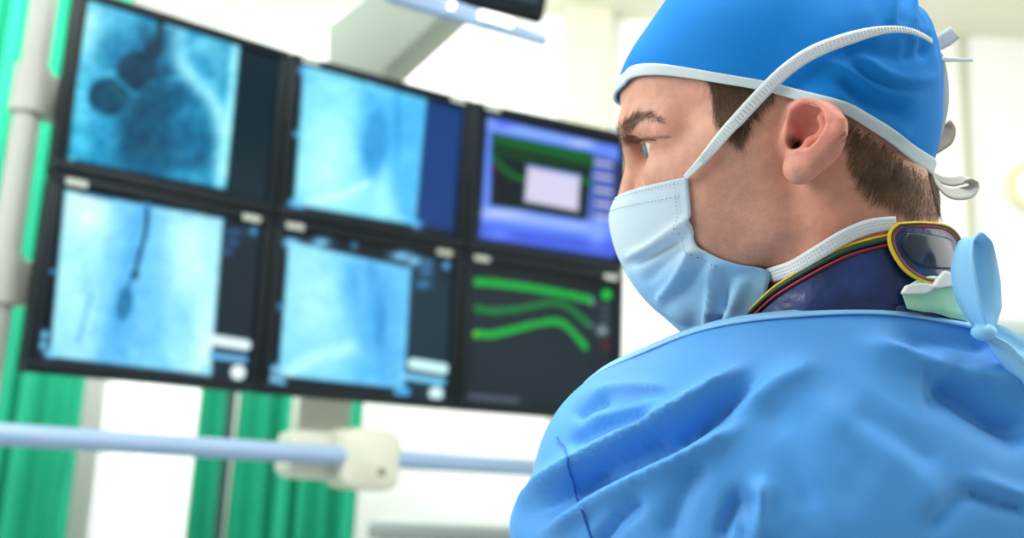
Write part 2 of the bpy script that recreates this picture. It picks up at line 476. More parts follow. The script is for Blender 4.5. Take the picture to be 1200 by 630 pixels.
# tone painting (lips, ears, scalp shade, plus painted-in canal and crease shade, eye-bag highlight)
pixn = proj(w1)[:, :2]; lq = v1.copy(); pm = proj(fromH(np.stack([lq[:, 0], np.abs(lq[:, 1]), lq[:, 2]], 1)))[:, :2]
tone = np.tile(lin((222, 164, 140)), (len(v1), 1))
def blend(m, c): 
    global tone
    tone = tone*(1-m[:, None]) + lin(c)*m[:, None]
blend(.5*np.clip(vnoise(v1, 45, 3)*.5+.3, 0, 1), (214, 142, 120))
earm = np.clip(1-np.linalg.norm((v1*[1, 0, 1] - ear_fill*[1, 0, 1])/mm(22, 1, 28), axis=1), 0, 1)*(np.abs(v1[:, 1]) > .066)
blend(np.clip(earm*2.5, 0, .75), (228, 146, 130))
blend(.8*np.exp(-(np.linalg.norm((v1*[1, 0, 1]-concha*[1, 0, 1]), axis=1)/.009)**2)*(np.abs(v1[:, 1]) > .060), (206, 112, 98))
blend(.97*np.exp(-(np.linalg.norm((v1*[1, 0, 1]-canal*[1, 0, 1]), axis=1)/.0042)**2)*(np.abs(v1[:, 1]) > .055), (60, 22, 18))  # shade inside the ear canal, painted into the skin colour
stub = polymask(pm, [(866, 166), (842, 200), (818, 240), (815, 300), (800, 330), (800, 390), (900, 380), (925, 290), (918, 240), (902, 205), (888, 180)], 34)
stub *= .55 + .45*np.clip(vnoise(v1, 70, 5)+.5, 0, 1)
blend(.46*stub, (158, 112, 104))
blend(.55*polymask(pm, [(940, 215), (985, 190), (1040, 250), (1000, 300), (900, 330), (915, 290)], 40), (206, 138, 114))
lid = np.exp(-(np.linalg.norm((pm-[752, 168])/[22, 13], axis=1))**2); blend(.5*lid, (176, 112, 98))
blend(.35*np.exp(-(np.linalg.norm((pm-[762, 196])/[10, 9], axis=1))**2), (236, 188, 172))  # painted highlight on the lower lid bag
blend(.8*np.exp(-(polydist(pm, [(744, 167), (758, 162), (775, 161), (784, 160)])[0]/1.6)**2), (92, 52, 44))  # shade of the upper lid crease, painted as a dark line
HAIRP = [(828, 80), (900, 80), (906, 108), (893, 122), (880, 140), (870, 166), (862, 166), (852, 152), (843, 148), (838, 136), (836, 118)]
NAPE = [(990, 140), (1015, 155), (1042, 173), (1066, 193), (1082, 203), (1120, 210), (1110, 250), (1070, 252), (1048, 240), (1020, 226), (1004, 205), (996, 180), (992, 150)]
scalp = np.maximum(polymask(pm, HAIRP, 8), polymask(pm, NAPE, 60)*.92)
blend(.5*scalp, (112, 82, 64))
brow = polymask(pm, [(724, 150), (733, 142), (745, 133), (762, 131), (776, 140), (778, 144), (762, 139), (750, 143), (740, 152), (738, 168), (729, 172)], 4)
blend(.6*brow, (96, 66, 52))
tone2 = np.tile(lin((60, 120, 190)), (len(v2), 1))
hm = np.minimum(np.linalg.norm(v2-WRL, axis=1), np.linalg.norm(v2-WRR, axis=1)) < .19
tone2[hm] = lin((226, 226, 218)); tone2[v2[:, 2] < .10] = lin((235, 235, 235))
vall = np.concatenate([w1, v2]); Fall = np.concatenate([F1, F2+len(v1)])
person = fastmesh('person', vall, Fall, m_skin)
tag(person, PERSON_LABEL, 'person')
vcol(person, 'tone', np.concatenate([tone, tone2]))
a = person.data.attributes.new('stubble', 'FLOAT', 'POINT')
a.data.foreach_set('value', np.concatenate([np.clip(stub*.55, 0, 1), np.zeros(len(v2))]).astype(np.float32))
# ---- eyes
for s, nm in ((1, 'eye'), (-1, 'eye')):
    c = EYE*np.array([1, s, 1]); n1, n2 = 40, 48; v = []; cl = []
    gz = nrm([1, .30, -.10]); ax1 = nrm(np.cross(gz, [0, 0, 1])); ax2 = np.cross(ax1, gz)
    for i in range(n1):
        th = math.pi*i/(n1-1)
        for j in range(n2):
            ph = 2*math.pi*j/n2
            r = .0122 + .0009*math.exp(-(th/.42)**4)
            v.append(fromH(c + r*(gz*math.cos(th) + (ax1*math.cos(ph) + ax2*math.sin(ph))*math.sin(th))))
            t = th/.50
            col = (12, 14, 16) if t < .36 else ((92, 128, 138) if t < .88 else ((40, 60, 70) if t < 1 else (226, 218, 212)))
            cl.append(lin(col))
    F = []
    for i in range(n1-1):
        for j in range(n2): F.append((i*n2+j, i*n2+(j+1) % n2, (i+1)*n2+(j+1) % n2, (i+1)*n2+j))
    o = mesh('eye', v, F, m_eye, person); vcol(o, 'tone', np.array(cl))
# ---- hair strands
def strands(name, roots, dirs, lens, rad, lift, m, curl=.2):
    """roots/dirs in head coordinates, laid over the skin; one mesh of tapered hairs"""
    n = len(roots); K = 5; p = roots.copy(); fn = lambda q: sd_base(q)
    path = [p.copy()]; dcur = dirs.copy()
    for k in range(K-1):
        g = grad(fn, p); dcur = dcur - g*np.sum(dcur*g, 1)[:, None]*.9; dcur /= np.linalg.norm(dcur, axis=1)[:, None]+1e-9
        dcur = dcur + rng.normal(0, curl*.3, dcur.shape)
        p = p + dcur*(lens/(K-1))[:, None] + g*(lift*lens/(K-1))[:, None]; path.append(p.copy())
    path = np.stack(path, 1); V = []; F = []
    side = np.cross(dirs, grad(fn, roots)); side /= np.linalg.norm(side, axis=1)[:, None]+1e-9
    g0 = grad(fn, roots)
    off = [side, -.5*side+.87*g0, -.5*side-.87*g0]
    for k in range(K):
        r = rad*(1-.8*k/(K-1))
        for o in off: V.append(path[:, k]+o*r)
    V = np.stack(V, 1).reshape(-1, 3)                    # strand-major: K*3 per strand
    base = np.arange(n)[:, None]*(K*3); Q = []
    for k in range(K-1):
        for j in range(3):
            Q.append(np.stack([base[:, 0]+k*3+j, base[:, 0]+k*3+(j+1) % 3, base[:, 0]+(k+1)*3+(j+1) % 3, base[:, 0]+(k+1)*3+j], 1))
    o = fastmesh(name, fromH(V), np.concatenate(Q), m, person); return o
def scatter(poly, n):
    poly = np.array(poly, float); lo, hi = poly.min(0), poly.max(0); out = np.zeros((0, 2))
    while len(out) < n:
        c = lo + rng.random((n*2, 2))*(hi-lo); out = np.concatenate([out, c[inpoly(c, [tuple(x) for x in poly])]])
    return out[:n] + rng.normal(0, 2.2, (n, 2))
def pdir(px, dx, dy):                                    # head-space direction from an image direction
    return HR @ (RW @ np.array([dx, -dy, 0.0]))
def hairpatch(polys):
    R, D, Ls = [], [], []
    for poly, n, dirfn, l0, l1, fade in polys:
        px = scatter(poly, n)
        keep = rng.random(n) < np.clip(polymask(px, poly, fade)*1.6, 0.02, 1); px = px[keep]
        w, bd = cast(px, lambda p: sd_headL(toH(p))); ok = bd < .002; w = w[ok]; px = px[ok]
        q = toH(w); dd = np.array([dirfn(x, y) for x, y in px]); dd = np.array([pdir(None, a_, b_) for a_, b_ in dd]) + rng.normal(0, .22, (len(px), 3))
        ll = l0 + (l1-l0)*rng.random(len(px)); R.append(q); D.append(dd); Ls.append(ll)
        mq = q*[1, -1, 1]; R.append(mq); D.append(dd*[1, -1, 1]); Ls.append(ll)
    return np.concatenate(R), np.concatenate(D), np.concatenate(Ls)
R_, D_, L_ = hairpatch([
    (HAIRP, 2000, lambda x, y: (.25, 1) if y < 135 else (.1, 1), .005, .010, 7),
    (NAPE, 3000, lambda x, y: (-.55, .9), .005, .010, 60),
])
hair = strands('hair', R_, D_, L_, .00017, .12, m_hair, .35)
hair['label'] = 'short dark brown hair at the temple and nape'
BROW = [(724, 150), (733, 142), (745, 133), (762, 131), (776, 140), (777, 144), (762, 139), (750, 142), (741, 152), (739, 168), (729, 173), (723, 166)]
R_, D_, L_ = hairpatch([(BROW, 420, lambda x, y: (.9, -.7) if x < 748 else ((1, 0) if x < 760 else (.9, .5)), .004, .007, 3)])
eb = strands('eyebrow', R_, D_, L_, .00014, .2, m_hair, .3)
# lashes
lp = spline([(745, 168), (750, 166), (757, 164), (764, 163.5), (769, 164)], 40)
w, _ = cast(lp, lambda p: sd_headL(toH(p)))
q = toH(w); 
q = np.concatenate([q, q*[1, -1, 1]]); dd = np.tile(pdir(None, -1, .25), (40, 1)) + rng.normal(0, .15, (40, 3)); dd = np.concatenate([dd, dd*[1, -1, 1]])
K = 4; V, F = [], []
for i in range(len(q)):
    pts = [fromH(q[i] + nrm(dd[i])*.0065*t + np.array([0, 0, .003])*t*t) for t in np.linspace(0, 1, K)]
    v_, f_ = tube_vf(pts, np.linspace(.00016, .00005, K), 3); F += [tuple(x+len(V) for x in g) for g in f_]; V += v_
nl = len(V)//2; nf = len(F)//2
for k in (0, 1): mesh('eyelash', V[k*nl:(k+1)*nl], [tuple(i-k*nl for i in f) for f in F[k*nf:(k+1)*nf]], m_hair, person)

# ---- cap
CC = mm(2, 0, 34)
def cran_off(off):
    def r_of(dirs):
        lo_ = np.full(len(dirs), .02); hi_ = np.full(len(dirs), .20)
        for _ in range(32):
            md = (lo_+hi_)/2; s_ = sd_cran(np.stack([CC[0]+dirs[:, 0]*md, np.abs(CC[1]+dirs[:, 1]*md), CC[2]+dirs[:, 2]*md], 1)) - off < 0
            lo_ = np.where(s_, md, lo_); hi_ = np.where(s_, hi_, md)
        return lo_
    return r_of
def cap_dirs(th, ph): return np.stack([np.cos(th)*np.cos(ph), np.sin(th)*np.cos(ph), np.sin(ph)], -1)
def angs(q):
    d = q-CC; return np.arctan2(d[:, 1], d[:, 0]), np.arctan2(d[:, 2], np.hypot(d[:, 0], d[:, 1]))
RIM = [(728, 99), (734, 92), (746, 88), (770, 87), (800, 90), (850, 98), (900, 107), (950, 121), (985, 131), (1010, 145), (1040, 165), (1064, 184), (1080, 195)]
w, _ = cast(spline(RIM, 60), lambda p: sd_cran(toH(p)) - .005)
rth, rph = angs(toH(w)); rth = np.abs(rth); o_ = np.argsort(rth); rth, rph = rth[o_], rph[o_]
rth = np.concatenate([[0], rth, [math.pi]]); rph = np.concatenate([[rph[0]], rph, [rph[-1]-.02]])
def rim_ph(th): return np.interp(np.abs(th), rth, rph)
CAPF = [([(1088, 58), (1060, 66), (1030, 62), (1000, 60), (985, 62)], 9, -.0030), ([(1005, 60), (1028, 83), (1050, 93), (1076, 96), (1094, 88)], 7, .0032), ([(1000, 74), (1024, 94), (1050, 103), (1076, 104)], 5, -.003),
        ([(965, 72), (1000, 90), (1029, 106), (1050, 110), (1080, 112)], 7, .0035), ([(985, 92), (1005, 112), (1030, 125), (1066, 134)], 8, -.004),
        ([(970, 100), (1000, 126), (1040, 150), (1068, 160)], 8, .0025),
        ([(1050, -10), (1051, 12), (1054, 30)], 4, -.0028), ([(1062, 0), (1064, 18), (1068, 32)], 4, .002), ([(1070, 4), (1074, 20), (1080, 34)], 3.5, -.0025), ([(1040, -10), (1041, 15), (1042, 30)], 5, .002),
        ([(1060, 40), (1066, 70)], 6, -.002), ([(1078, 42), (1082, 66)], 5, -.003)]
capR = cran_off(0.0)
def cap_pts(th, ph, off=0.0):
    d = cap_dirs(th, ph); r = capR(d)
    q = CC + d*(r + .0022 + .0045*np.clip((.075-r*d[:, 0])/.12, 0, 1))[:, None]
    pm_ = proj(fromH(q*[1, 0, 1] + np.abs(q)*[0, 1, 0]))[:, :2]
    back = np.clip((-q[:, 0]-.02)/.07, 0, 1)*np.clip((q[:, 2]-.00)/.05, 0, 1)
    dsp = folds(pm_, CAPF) + vnoise(q, 26, 8)*.0016 + back*.003
    dsp = dsp + .0075*np.exp(-((pm_[:, 0]-962)/34)**2-((pm_[:, 1]-122)/20)**2)
    dsp = dsp + .0012*np.sin(th*23)*np.clip(back, 0, 1)
    return q + d*(dsp+off)[:, None]
NT, NP = 220, 70
th = np.linspace(-math.pi, math.pi, NT, endpoint=False)
T, S = np.meshgrid(th, np.linspace(0, 1, NP), indexing='ij')
phr = rim_ph(T); PH = phr + (math.pi/2-phr)*S
q = cap_pts(T.ravel(), PH.ravel())
cap = mesh('surgical_cap', fromH(q), grid_faces(NT, NP, True), m_capblue, person)
cap['label'] = 'bright blue cloth cap with pale binding along its edge'
sd_ = cap.modifiers.new('s', 'SOLIDIFY'); sd_.thickness = .0012; sd_.offset = -1
# binding along the rim
T, S = np.meshgrid(th, np.linspace(0, 1, 7), indexing='ij')
PH = rim_ph(T) - .004 + S*.078
q = cap_pts(T.ravel(), PH.ravel(), .0012)
q2 = q.reshape(NT, 7, 3)
trim = mesh('binding', fromH(q), grid_faces(NT, 7, True), m_trim, cap); trim['label'] = 'pale grey binding'
sd_ = trim.modifiers.new('s', 'SOLIDIFY'); sd_.thickness = .0016; sd_.offset = 0
def surfband(name, pix, hw, fn, off, m, parent, n=60, thick=.0007, roll=None):
    """cloth band laid over a surface along a sight-line path"""
    c, _ = cast(spline(pix, n), fn); g = grad(fn, c); c = c + g*off
    for _ in range(2): c[1:-1] = (c[:-2]+2*c[1:-1]+c[2:])/4
    T_ = np.gradient(c, axis=0); w_ = np.cross(g, T_); w_ /= np.linalg.norm(w_, axis=1)[:, None]
    if roll is not None: w_ = w_*np.cos(roll)[:, None] + g*np.sin(roll)[:, None]
    return ribbon(name, c, w_*np.interp(np.linspace(0, 1, n), np.linspace(0, 1, len(hw)), hw)[:, None], m, parent, thick)
def f_cap(p):
    q = toH(p); return sd_cran(q) - (.0045 + .006*np.clip((.075-q[:, 0])/.12, 0, 1))
def f_headcap(p): return np.minimum(f_cap(p) + np.where(toH(p)[:, 2] > .02, 0, .004), sd_base(toH(p)) - .001)
# back binding and cap ties
dB = .665
def PL(seq): return np.array([P(x, y, d-.030) for x, y, d in seq])
def flatband(name, seq, hw, m, parent, wdir=None, n=40, thick=.0008, curl=.0):
    c = spline(PL(seq), n); T_ = np.gradient(c, axis=0)
    wv = np.array([RW @ np.array([a_, -b_, c_]) for a_, b_, c_ in spline(wdir, n)]) if wdir is not None else np.cross(T_, RW @ np.array([0, 0, 1.0]))
    wv = wv - T_*(np.sum(wv*T_, 1)/(np.sum(T_*T_, 1)+1e-12))[:, None]
    wv /= np.linalg.norm(wv, axis=1)[:, None]+1e-9
    h_ = np.interp(np.linspace(0, 1, n), np.linspace(0, 1, len(hw)), hw)
    return ribbon(name, c, wv*h_[:, None], m, parent, thick, curl=curl)
flatband('back_binding', [(1079, 190, .652), (1089, 172, .652), (1099, 146, .652), (1104, 118, .652), (1104, 90, .654), (1100, 62, .656)], [.0035, .0042, .0045, .0045, .004, .0025], m_trim, cap, [(1, .25, -.15)]*6, curl=.001)
m_tie = mat('grey cotton tie', (190, 192, 182), rough=.85, bump=(1500, .2, .0003))
tie = flatband('tie', [(1080, 192, .655), (1090, 198, .65), (1098, 214, .648), (1112, 226, .648), (1130, 226, .65), (1137, 217, .655), (1130, 211, .658), (1114, 213, .66), (1100, 209, .66), (1088, 198, .657)], [.003, .0045, .0055, .006, .006, .0055, .005, .005, .004, .002], m_tie, cap, [(-.2, .6, .8)]*10, n=70)
flatband('tie', [(1083, 196, .655), (1088, 212, .652), (1092, 235, .652), (1090, 255, .655), (1086, 268, .66)], [.003, .0045, .005, .005, .0045], m_tie, cap, [(1, -.1, .5)]*5)
m_tie2 = mat('brown grey cotton tie', (160, 148, 132), rough=.85)
flatband('tie', [(1078, 188, .658), (1090, 176, .662), (1104, 164, .668), (1108, 152, .672), (1102, 147, .675), (1092, 158, .68), (1084, 172, .68)], [.002, .005, .0065, .006, .005, .005, .003], m_tie2, cap, [(.7, .5, .6)]*7)
bm = bmesh.new(); bmesh.ops.create_uvsphere(bm, u_segments=14, v_segments=10, radius=.0055)
for v in bm.verts: v.co = Vector((v.co.x*1.0, v.co.y, v.co.z*1.25)) + Vector(P(1083, 194, .624))
bmobj('tie_knot', bm, m_tie, cap, True)

# ---- face mask
near_edge_px = [(806, 207), (808, 230), (811, 258), (815, 284), (832, 297), (862, 309), (900, 318), (899, 340), (893, 368), (884, 405)]
w, bd = cast(near_edge_px, lambda p: sd_base(toH(p)) - .0015)
E_ = toH(w)
for i, l in ((6, .050), (7, .046), (8, .040), (9, .034)): E_[i] = h2(*near_edge_px[i], l)
E_ = spline(E_, 60)
cen = spline([h2(*p_, 0) for p_ in [(721, 236), (715, 252), (716, 272), (722, 295), (733, 320), (748, 343), (768, 364), (790, 383), (816, 403), (856, 424)]], 60)
NV, NU = 60, 81
V = np.zeros((NU, NV, 3)); tv = np.linspace(0, 1, NV)
for i in range(NU):
    s = i/(NU-1)*2-1; a_ = abs(s); sg = 1 if s >= 0 else -1
    Ei = E_*[1, sg, 1]
    # section: leaves the centre at right angles to the mid plane, arrives at the edge
    mid = np.stack([cen[:, 0]*.90+E_[:, 0]*.10, E_[:, 1]*.80*sg, cen[:, 2]*.60+E_[:, 2]*.40], 1)
    V[i] = (1-a_)**2*cen + 2*a_*(1-a_)*mid + a_*a_*Ei
q = V.reshape(-1, 3)
px_ = proj(fromH(q*[1, 0, 1]+np.abs(q)*[0, 1, 0]))[:, :2]
MF = [([(735, 304), (765, 289), (795, 268), (812, 256)], 4.5, .0022), ([(733, 311), (765, 297), (795, 277), (813, 268)], 4, -.0024),
      ([(772, 356), (790, 334), (806, 308), (814, 291)], 4.5, .0024), ([(784, 364), (799, 340), (812, 316), (822, 300)], 5, -.0022),
      ([(832, 396), (834, 360), (836, 330), (838, 306)], 4, .0022), ([(842, 398), (846, 365), (846, 330), (848, 312)], 5, -.0022),
      ([(756, 330), (775, 310), (800, 286)], 5, -.0012), ([(850, 380), (862, 350), (872, 325)], 6, .0014), ([(872, 378), (846, 368), (834, 362)], 4, .0012)]
dn = np.stack([q[:, 0]-.03, q[:, 1], q[:, 2]*.3+.02], 1); dn /= np.linalg.norm(dn, axis=1)[:, None]
q = q + dn*(3.3*folds(px_, MF, 1.5) + vnoise(q, 60, 2)*.0007)[:, None]
d_ = sd_base(q); q = q + grad(sd_base, q)*np.clip(.0022-d_, 0, .03)[:, None]
for _ in range(1):
    G = q.reshape(NU, NV, 3); G[1:-1, 1:-1] = .5*G[1:-1, 1:-1] + .125*(G[:-2, 1:-1]+G[2:, 1:-1]+G[1:-1, :-2]+G[1:-1, 2:]); q = G.reshape(-1, 3)
msk = mesh('face_mask', fromH(q), grid_faces(NU, NV), m_mask, person); msk['label'] = 'pale blue pleated surgical mask'
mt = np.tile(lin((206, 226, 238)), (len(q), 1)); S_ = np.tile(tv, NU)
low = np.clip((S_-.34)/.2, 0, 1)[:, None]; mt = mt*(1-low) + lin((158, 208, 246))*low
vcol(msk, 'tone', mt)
sd_ = msk.modifiers.new('s', 'SOLIDIFY'); sd_.thickness = .0009; sd_.offset = 1
# stitched seams: rows of short dashes on the mask
G = q.reshape(NU, NV, 3)
m_st = mat('grey seam stitches', (120, 136, 150), .9)
def stitch(fn_pts, n):
    pts = fn_pts; V_, F_ = [], []
    for i in range(0, len(pts)-1, 2):
        v_, f_ = tube_vf([pts[i], pts[i]*.45+pts[i+1]*.55], .00028, 4); F_ += [tuple(x+len(V_) for x in g_) for g_ in f_]; V_ += v_
    return V_, F_
def samp(u, v):
    x = u*(NU-1); y = v*(NV-1); i = int(min(x, NU-2)); j = int(min(y, NV-2)); a_, b_ = x-i, y-j
    p_ = (G[i, j]*(1-a_)*(1-b_)+G[i+1, j]*a_*(1-b_)+G[i, j+1]*(1-a_)*b_+G[i+1, j+1]*a_*b_)
    return fromH(p_ + nrm([p_[0]-.03, p_[1], 0])*.0013)
for v_row in (.035, .105):
    vv, ff = stitch([samp(x, v_row) for x in np.linspace(.02, .98, 150)], 0); mesh('stitching', vv, ff, m_st, msk)
vv, ff = stitch([samp(.965, x) for x in np.linspace(.02, .55, 60)], 0); mesh('stitching', vv, ff, m_st, msk)
# head straps
f_all = lambda p: np.minimum(f_cap(p), sd_headL(toH(p))-.0015)
up_px = [(805, 208), (820, 192), (842, 167), (868, 137), (900, 103), (928, 78), (958, 60), (1000, 45), (1036, 37), (1066, 39), (1088, 50)]
strap = surfband('strap', up_px, [.0016, .0026, .0036, .0040, .0040, .0040, .0040, .0036, .0022, .0018, .0016], f_all, .0022, m_strap, msk, 90); strap['label'] = 'white upper strap of the mask'
flatband('strap_tail', [(1088, 51, .655), (1098, 53, .655), (1108, 46, .655), (1119, 38, .655)], [.001, .0035, .005, .0046], m_strap, msk, [(.3, 1, .2)]*4)
flatband('strap_tail', [(1092, 60, .655), (1104, 69, .655), (1122, 70, .655), (1140, 70, .655)], [.0012, .0014, .0012, .0010], m_strap, msk, [(.0, 1, .3)]*4)
def f_neck(p): return sd_base(toH(p))
low_px = [(893, 319), (912, 319), (932, 314), (955, 299), (985, 279), (1010, 268), (1032, 263.5), (1047, 263)]
ls = surfband('strap', low_px, [.0042, .0046, .0044, .0042, .0042, .0042, .0042, .0040, .004], f_neck, .0035, m_strap, msk, 70); ls['label'] = 'white lower strap of the mask'
m_hole = mat('grey strap weave', (168, 178, 186), .9)
def weave(path, fn, off, par, n, offs):
    c, _ = cast(spline(path, n), fn); g = grad(fn, c); c = c + g*off
    for _ in range(2): c[1:-1] = (c[:-2]+2*c[1:-1]+c[2:])/4
    T_ = np.gradient(c, axis=0); w_ = np.cross(g, T_); w_ /= np.linalg.norm(w_, axis=1)[:, None]
    for o_ in offs:
        vv, ff = [], []
        for i in range(int(n*.12), n-3, 2):
            v_, f_ = tube_vf([c[i]+w_[i]*o_, c[i]*.5+c[i+1]*.5+w_[i]*o_], .00030, 4); ff += [tuple(x+len(vv) for x in q_) for q_ in f_]; vv += v_
        mesh('stitching', vv, ff, m_hole, par)
weave(up_px, f_all, .0029, strap, 190, (-.0013, 0, .0013))
weave(low_px, f_neck, .0042, ls, 120, (-.0020, 0, .0020))

# ---- gown shape
def sd_gown(p):
    d = sd_trunk(p, .010)
    d = smin(d, sd_arms(p, .055, .052), .045)
    d = smin(d, cone(p, P(640, 616, .662), P(720, 656, .63), .022, .03), .016)
    d = smin(d, cone(p, NB + BU*-.06 - BR*.006 - BF*.010, NB + BU*.09 - BR*.006 - BF*.008, .073, .069), .03)
    q = np.stack([(p-NB) @ BR, (p-NB) @ BF, (p-NB) @ BU], -1)
    d = smin(d, cone(q*np.array([1, 1.25, 1]), (0, .06, -.55), (0, .07, -1.25), .17, .27), .08)
    return d
n3, _ = cast([(905, 376), (1030, 362), (1148, 392)], sd_gown)
ab = nrm(n3[2]-n3[0]); pl_n = nrm(BU + BF*.50); pl_n = nrm(pl_n - ab*np.dot(pl_n, ab)); print('neck plane', pl_n, n3, proj(n3))
PL0 = (n3[0]+n3[2])/2 + pl_n*.004
def under_gown(v, top=.006, gap=.006):
    """keep what the gown covers inside the cloth"""
    h = (v-PL0) @ pl_n; w_ = np.clip((top-h)/.012, 0, 1); d_ = sd_gown(v)
    return v - grad(sd_gown, v, .002)*(np.maximum(0, d_+gap+.9*np.clip(-h, 0, .02))*w_)[:, None]
# ---- thyroid collar
def sd_collar(p): return cone(p, mm(-15, 0, -70), mm(-15, 0, -160), .0625, .072)
fcol = lambda p: sd_collar(toH(p))
TOP = [(872, 390), (884, 366), (905, 344), (922, 331), (955, 311), (987, 294), (1010, 286), (1038, 279), (1075, 270), (1100, 273)]
w, _ = cast(spline(TOP, 50), fcol); q = toH(w)
ca, cu = np.arctan2(q[:, 1], q[:, 0]+.015), q[:, 2]; o_ = np.argsort(ca); ca, cu = ca[o_], cu[o_]
def col_pt(ang, down, off=0.0):
    u = np.interp(np.abs(ang), ca, cu) - down
    r = .0645 + (.074-.0645)*np.clip((-.070-u)/.09, -.2, 1.4) + off
    return fromH(np.stack([-.015 + r*np.cos(ang), r*np.sin(ang), u], -1))
NA, ND = 160, 16
A, Dn = np.meshgrid(np.linspace(-math.pi, math.pi, NA, endpoint=False), np.linspace(0, .075, ND), indexing='ij'); Dn = Dn*(1-.38*np.clip((np.abs(A)-1.2)/1.2, 0, 1))
v = col_pt(A.ravel(), Dn.ravel(), 0) 
v = v + (v-fromH(np.array([-.022, 0, -.1])))*(vnoise(v, 40, 4)*.012*np.clip(Dn.ravel()/.02, 0, 1))[:, None]
v = under_gown(v)
collar = mesh('thyroid_collar', v, grid_faces(NA, ND, True), m_navy, person)
collar['label'] = 'navy neck shield with red, yellow and green piping'
sd_ = collar.modifiers.new('s', 'SOLIDIFY'); sd_.thickness = .003; sd_.offset = 1
aa = np.linspace(-math.pi, math.pi, 200)
for nm, dn_, of, r, m_ in (('yellow_piping', -.0014, .0010, .0010, m_py), ('green_piping', .0008, .0018, .0015, m_pg), ('red_piping', .0040, .0014, .0008, m_pr)):
    tube('piping', col_pt(aa, dn_, of), r, m_, collar, 6, False)['label'] = nm.replace('_', ' ')
FL = [(1046, 266), (1070, 265), (1095, 268), (1108, 277), (1115, 292), (1119, 312), (1117, 324), (1104, 331), (1088, 335), (1070, 330), (1054, 318), (1042, 300), (1037, 284), (1039, 273)]
def patch(name, outline, fn, off, m, parent, rings=8, n=70, scale=1.0):
    oc = spline(list(outline)+[outline[0]], n+1)[:-1]; c = oc.mean(0); V_ = []
    for k in range(1, rings+1):
        t = k/rings*scale; V_.append(c + (oc-c)*t)
    V_.append(c[None]); pv = np.concatenate(V_); w_, _ = cast(pv, fn); w_ = w_ + grad(fn, w_)*off
    F_ = []
    for k in range(rings-1):
        for j in range(n): F_.append((k*n+j, k*n+(j+1) % n, (k+1)*n+(j+1) % n, (k+1)*n+j))
    F_ += [(rings*n, (j+1) % n, j) for j in range(n)]
    o = mesh(name, w_, F_, m, parent); s_ = o.modifiers.new('s', 'SOLIDIFY'); s_.thickness = .003; s_.offset = -1
    return o, w_[-n-1:-1]
flap, rim = patch('flap', FL, fcol, .0055, m_navy, collar); flap['label'] = 'rounded fastening flap of the neck shield'
g = grad(fcol, rim); cen_ = rim.mean(0)
for nm, sc_, m_, r in (('yellow piping', 1.0, m_py, .0012), ('green piping', .965, m_pg, .0014), ('red piping', .91, m_pr, .0011)):
    ring = cen_ + (rim-cen_)*sc_ + g*.0006; ring = np.concatenate([ring, ring[:2]])
    tube('piping', ring, r, m_, flap, 6, False)['label'] = nm
pt_, _ = patch('vinyl_patch', [(1056, 276), (1080, 278), (1103, 284), (1110, 296), (1113, 312), (1108, 318), (1085, 317), (1066, 311), (1054, 298), (1050, 286)], fcol, .0062, m_navyg, flap)
pt_['label'] = 'smooth dark vinyl patch'

# ---- gown
gv, gF = surface_nets(sd_gown, NB + np.array([-.5, -.32, -1.45]), NB + np.array([.5, .55, .10]), .0032)
GF = [([(880, 452), (838, 480), (795, 512), (735, 541), (680, 568), (630, 600)], 12, -.0095), ([(870, 430), (820, 462), (770, 492), (716, 520), (655, 552), (610, 590)], 8, .0058),
      ([(778, 505), (736, 524), (700, 542), (667, 566)], 6, -.0060), ([(860, 500), (800, 535), (745, 560), (690, 590), (640, 625)], 10, .0060),
      ([(752, 585), (722, 611), (700, 640)], 6, -.0045), ([(760, 483), (712, 495), (664, 520)], 9, -.0042), ([(715, 466), (690, 475), (672, 488)], 6, -.0045),
      ([(780, 455), (735, 456), (695, 464)], 6, .0030), ([(780, 474), (740, 480), (690, 493)], 5, .0030),
      ([(868, 576), (857, 600), (843, 632)], 7, -.0048), ([(882, 580), (874, 605), (868, 632)], 5, -.0032), ([(895, 560), (890, 600), (888, 632)], 9, .0040),
      ([(1084, 428), (1089, 452), (1094, 476)], 4, -.0022), ([(1098, 440), (1136, 464), (1175, 488), (1215, 506)], 20, -.0105), ([(1017, 402), (1052, 412), (1088, 425), (1140, 438), (1205, 452)], 9, .0042),
      ([(1060, 400), (1110, 398), (1160, 405)], 9, -.0030), ([(1136, 576), (1165, 586), (1205, 598)], 5, -.0040), ([(1136, 574), (1110, 596), (1090, 620)], 9, -.0022), ([(1140, 560), (1180, 575), (1210, 584)], 7, .002),
      ([(960, 470), (1000, 500), (1050, 535), (1085, 570), (1100, 610)], 24, .0016), ([(1000, 480), (1050, 510), (1100, 545)], 18, -.0018), ([(900, 470), (930, 530), (950, 600)], 22, -.0014),
      ([(915, 500), (955, 560), (985, 630)], 18, .0014), ([(820, 540), (800, 580), (780, 630)], 14, -.0036), ([(953, 428), (920, 442), (885, 462), (840, 482)], 12, .0034)]
px_ = proj(gv); gr = grad(sd_gown, gv, .002)
facing = np.clip(-np.sum(gr*nrm(RW @ np.array([0, 0, -1.0])), 1)*3+.3, 0, 1)*(px_[:, 2] > .2)
amp = 2.1*folds(px_[:, :2], GF, 1.3)*facing
def aniso(pix, ang, la, lc, seed):
    c_, s_ = math.cos(ang), math.sin(ang); x = pix[:, 0]*c_+pix[:, 1]*s_; y = -pix[:, 0]*s_+pix[:, 1]*c_
    wob = vnoise(np.c_[pix/160.0, np.zeros(len(pix))], 1, seed+9)*14
    n_ = vnoise(np.c_[x/la, (y+wob)/lc, np.zeros(len(pix))], 1, seed); return (1-np.abs(n_)*2.2)
P2 = px_[:, :2]
wl = np.clip((860-P2[:, 0])/160, 0, 1)*np.clip((P2[:, 1]-455)/50, 0, 1); wr = np.clip((P2[:, 0]-900)/160, 0, 1)*np.clip((P2[:, 1]-420)/60, 0, 1)
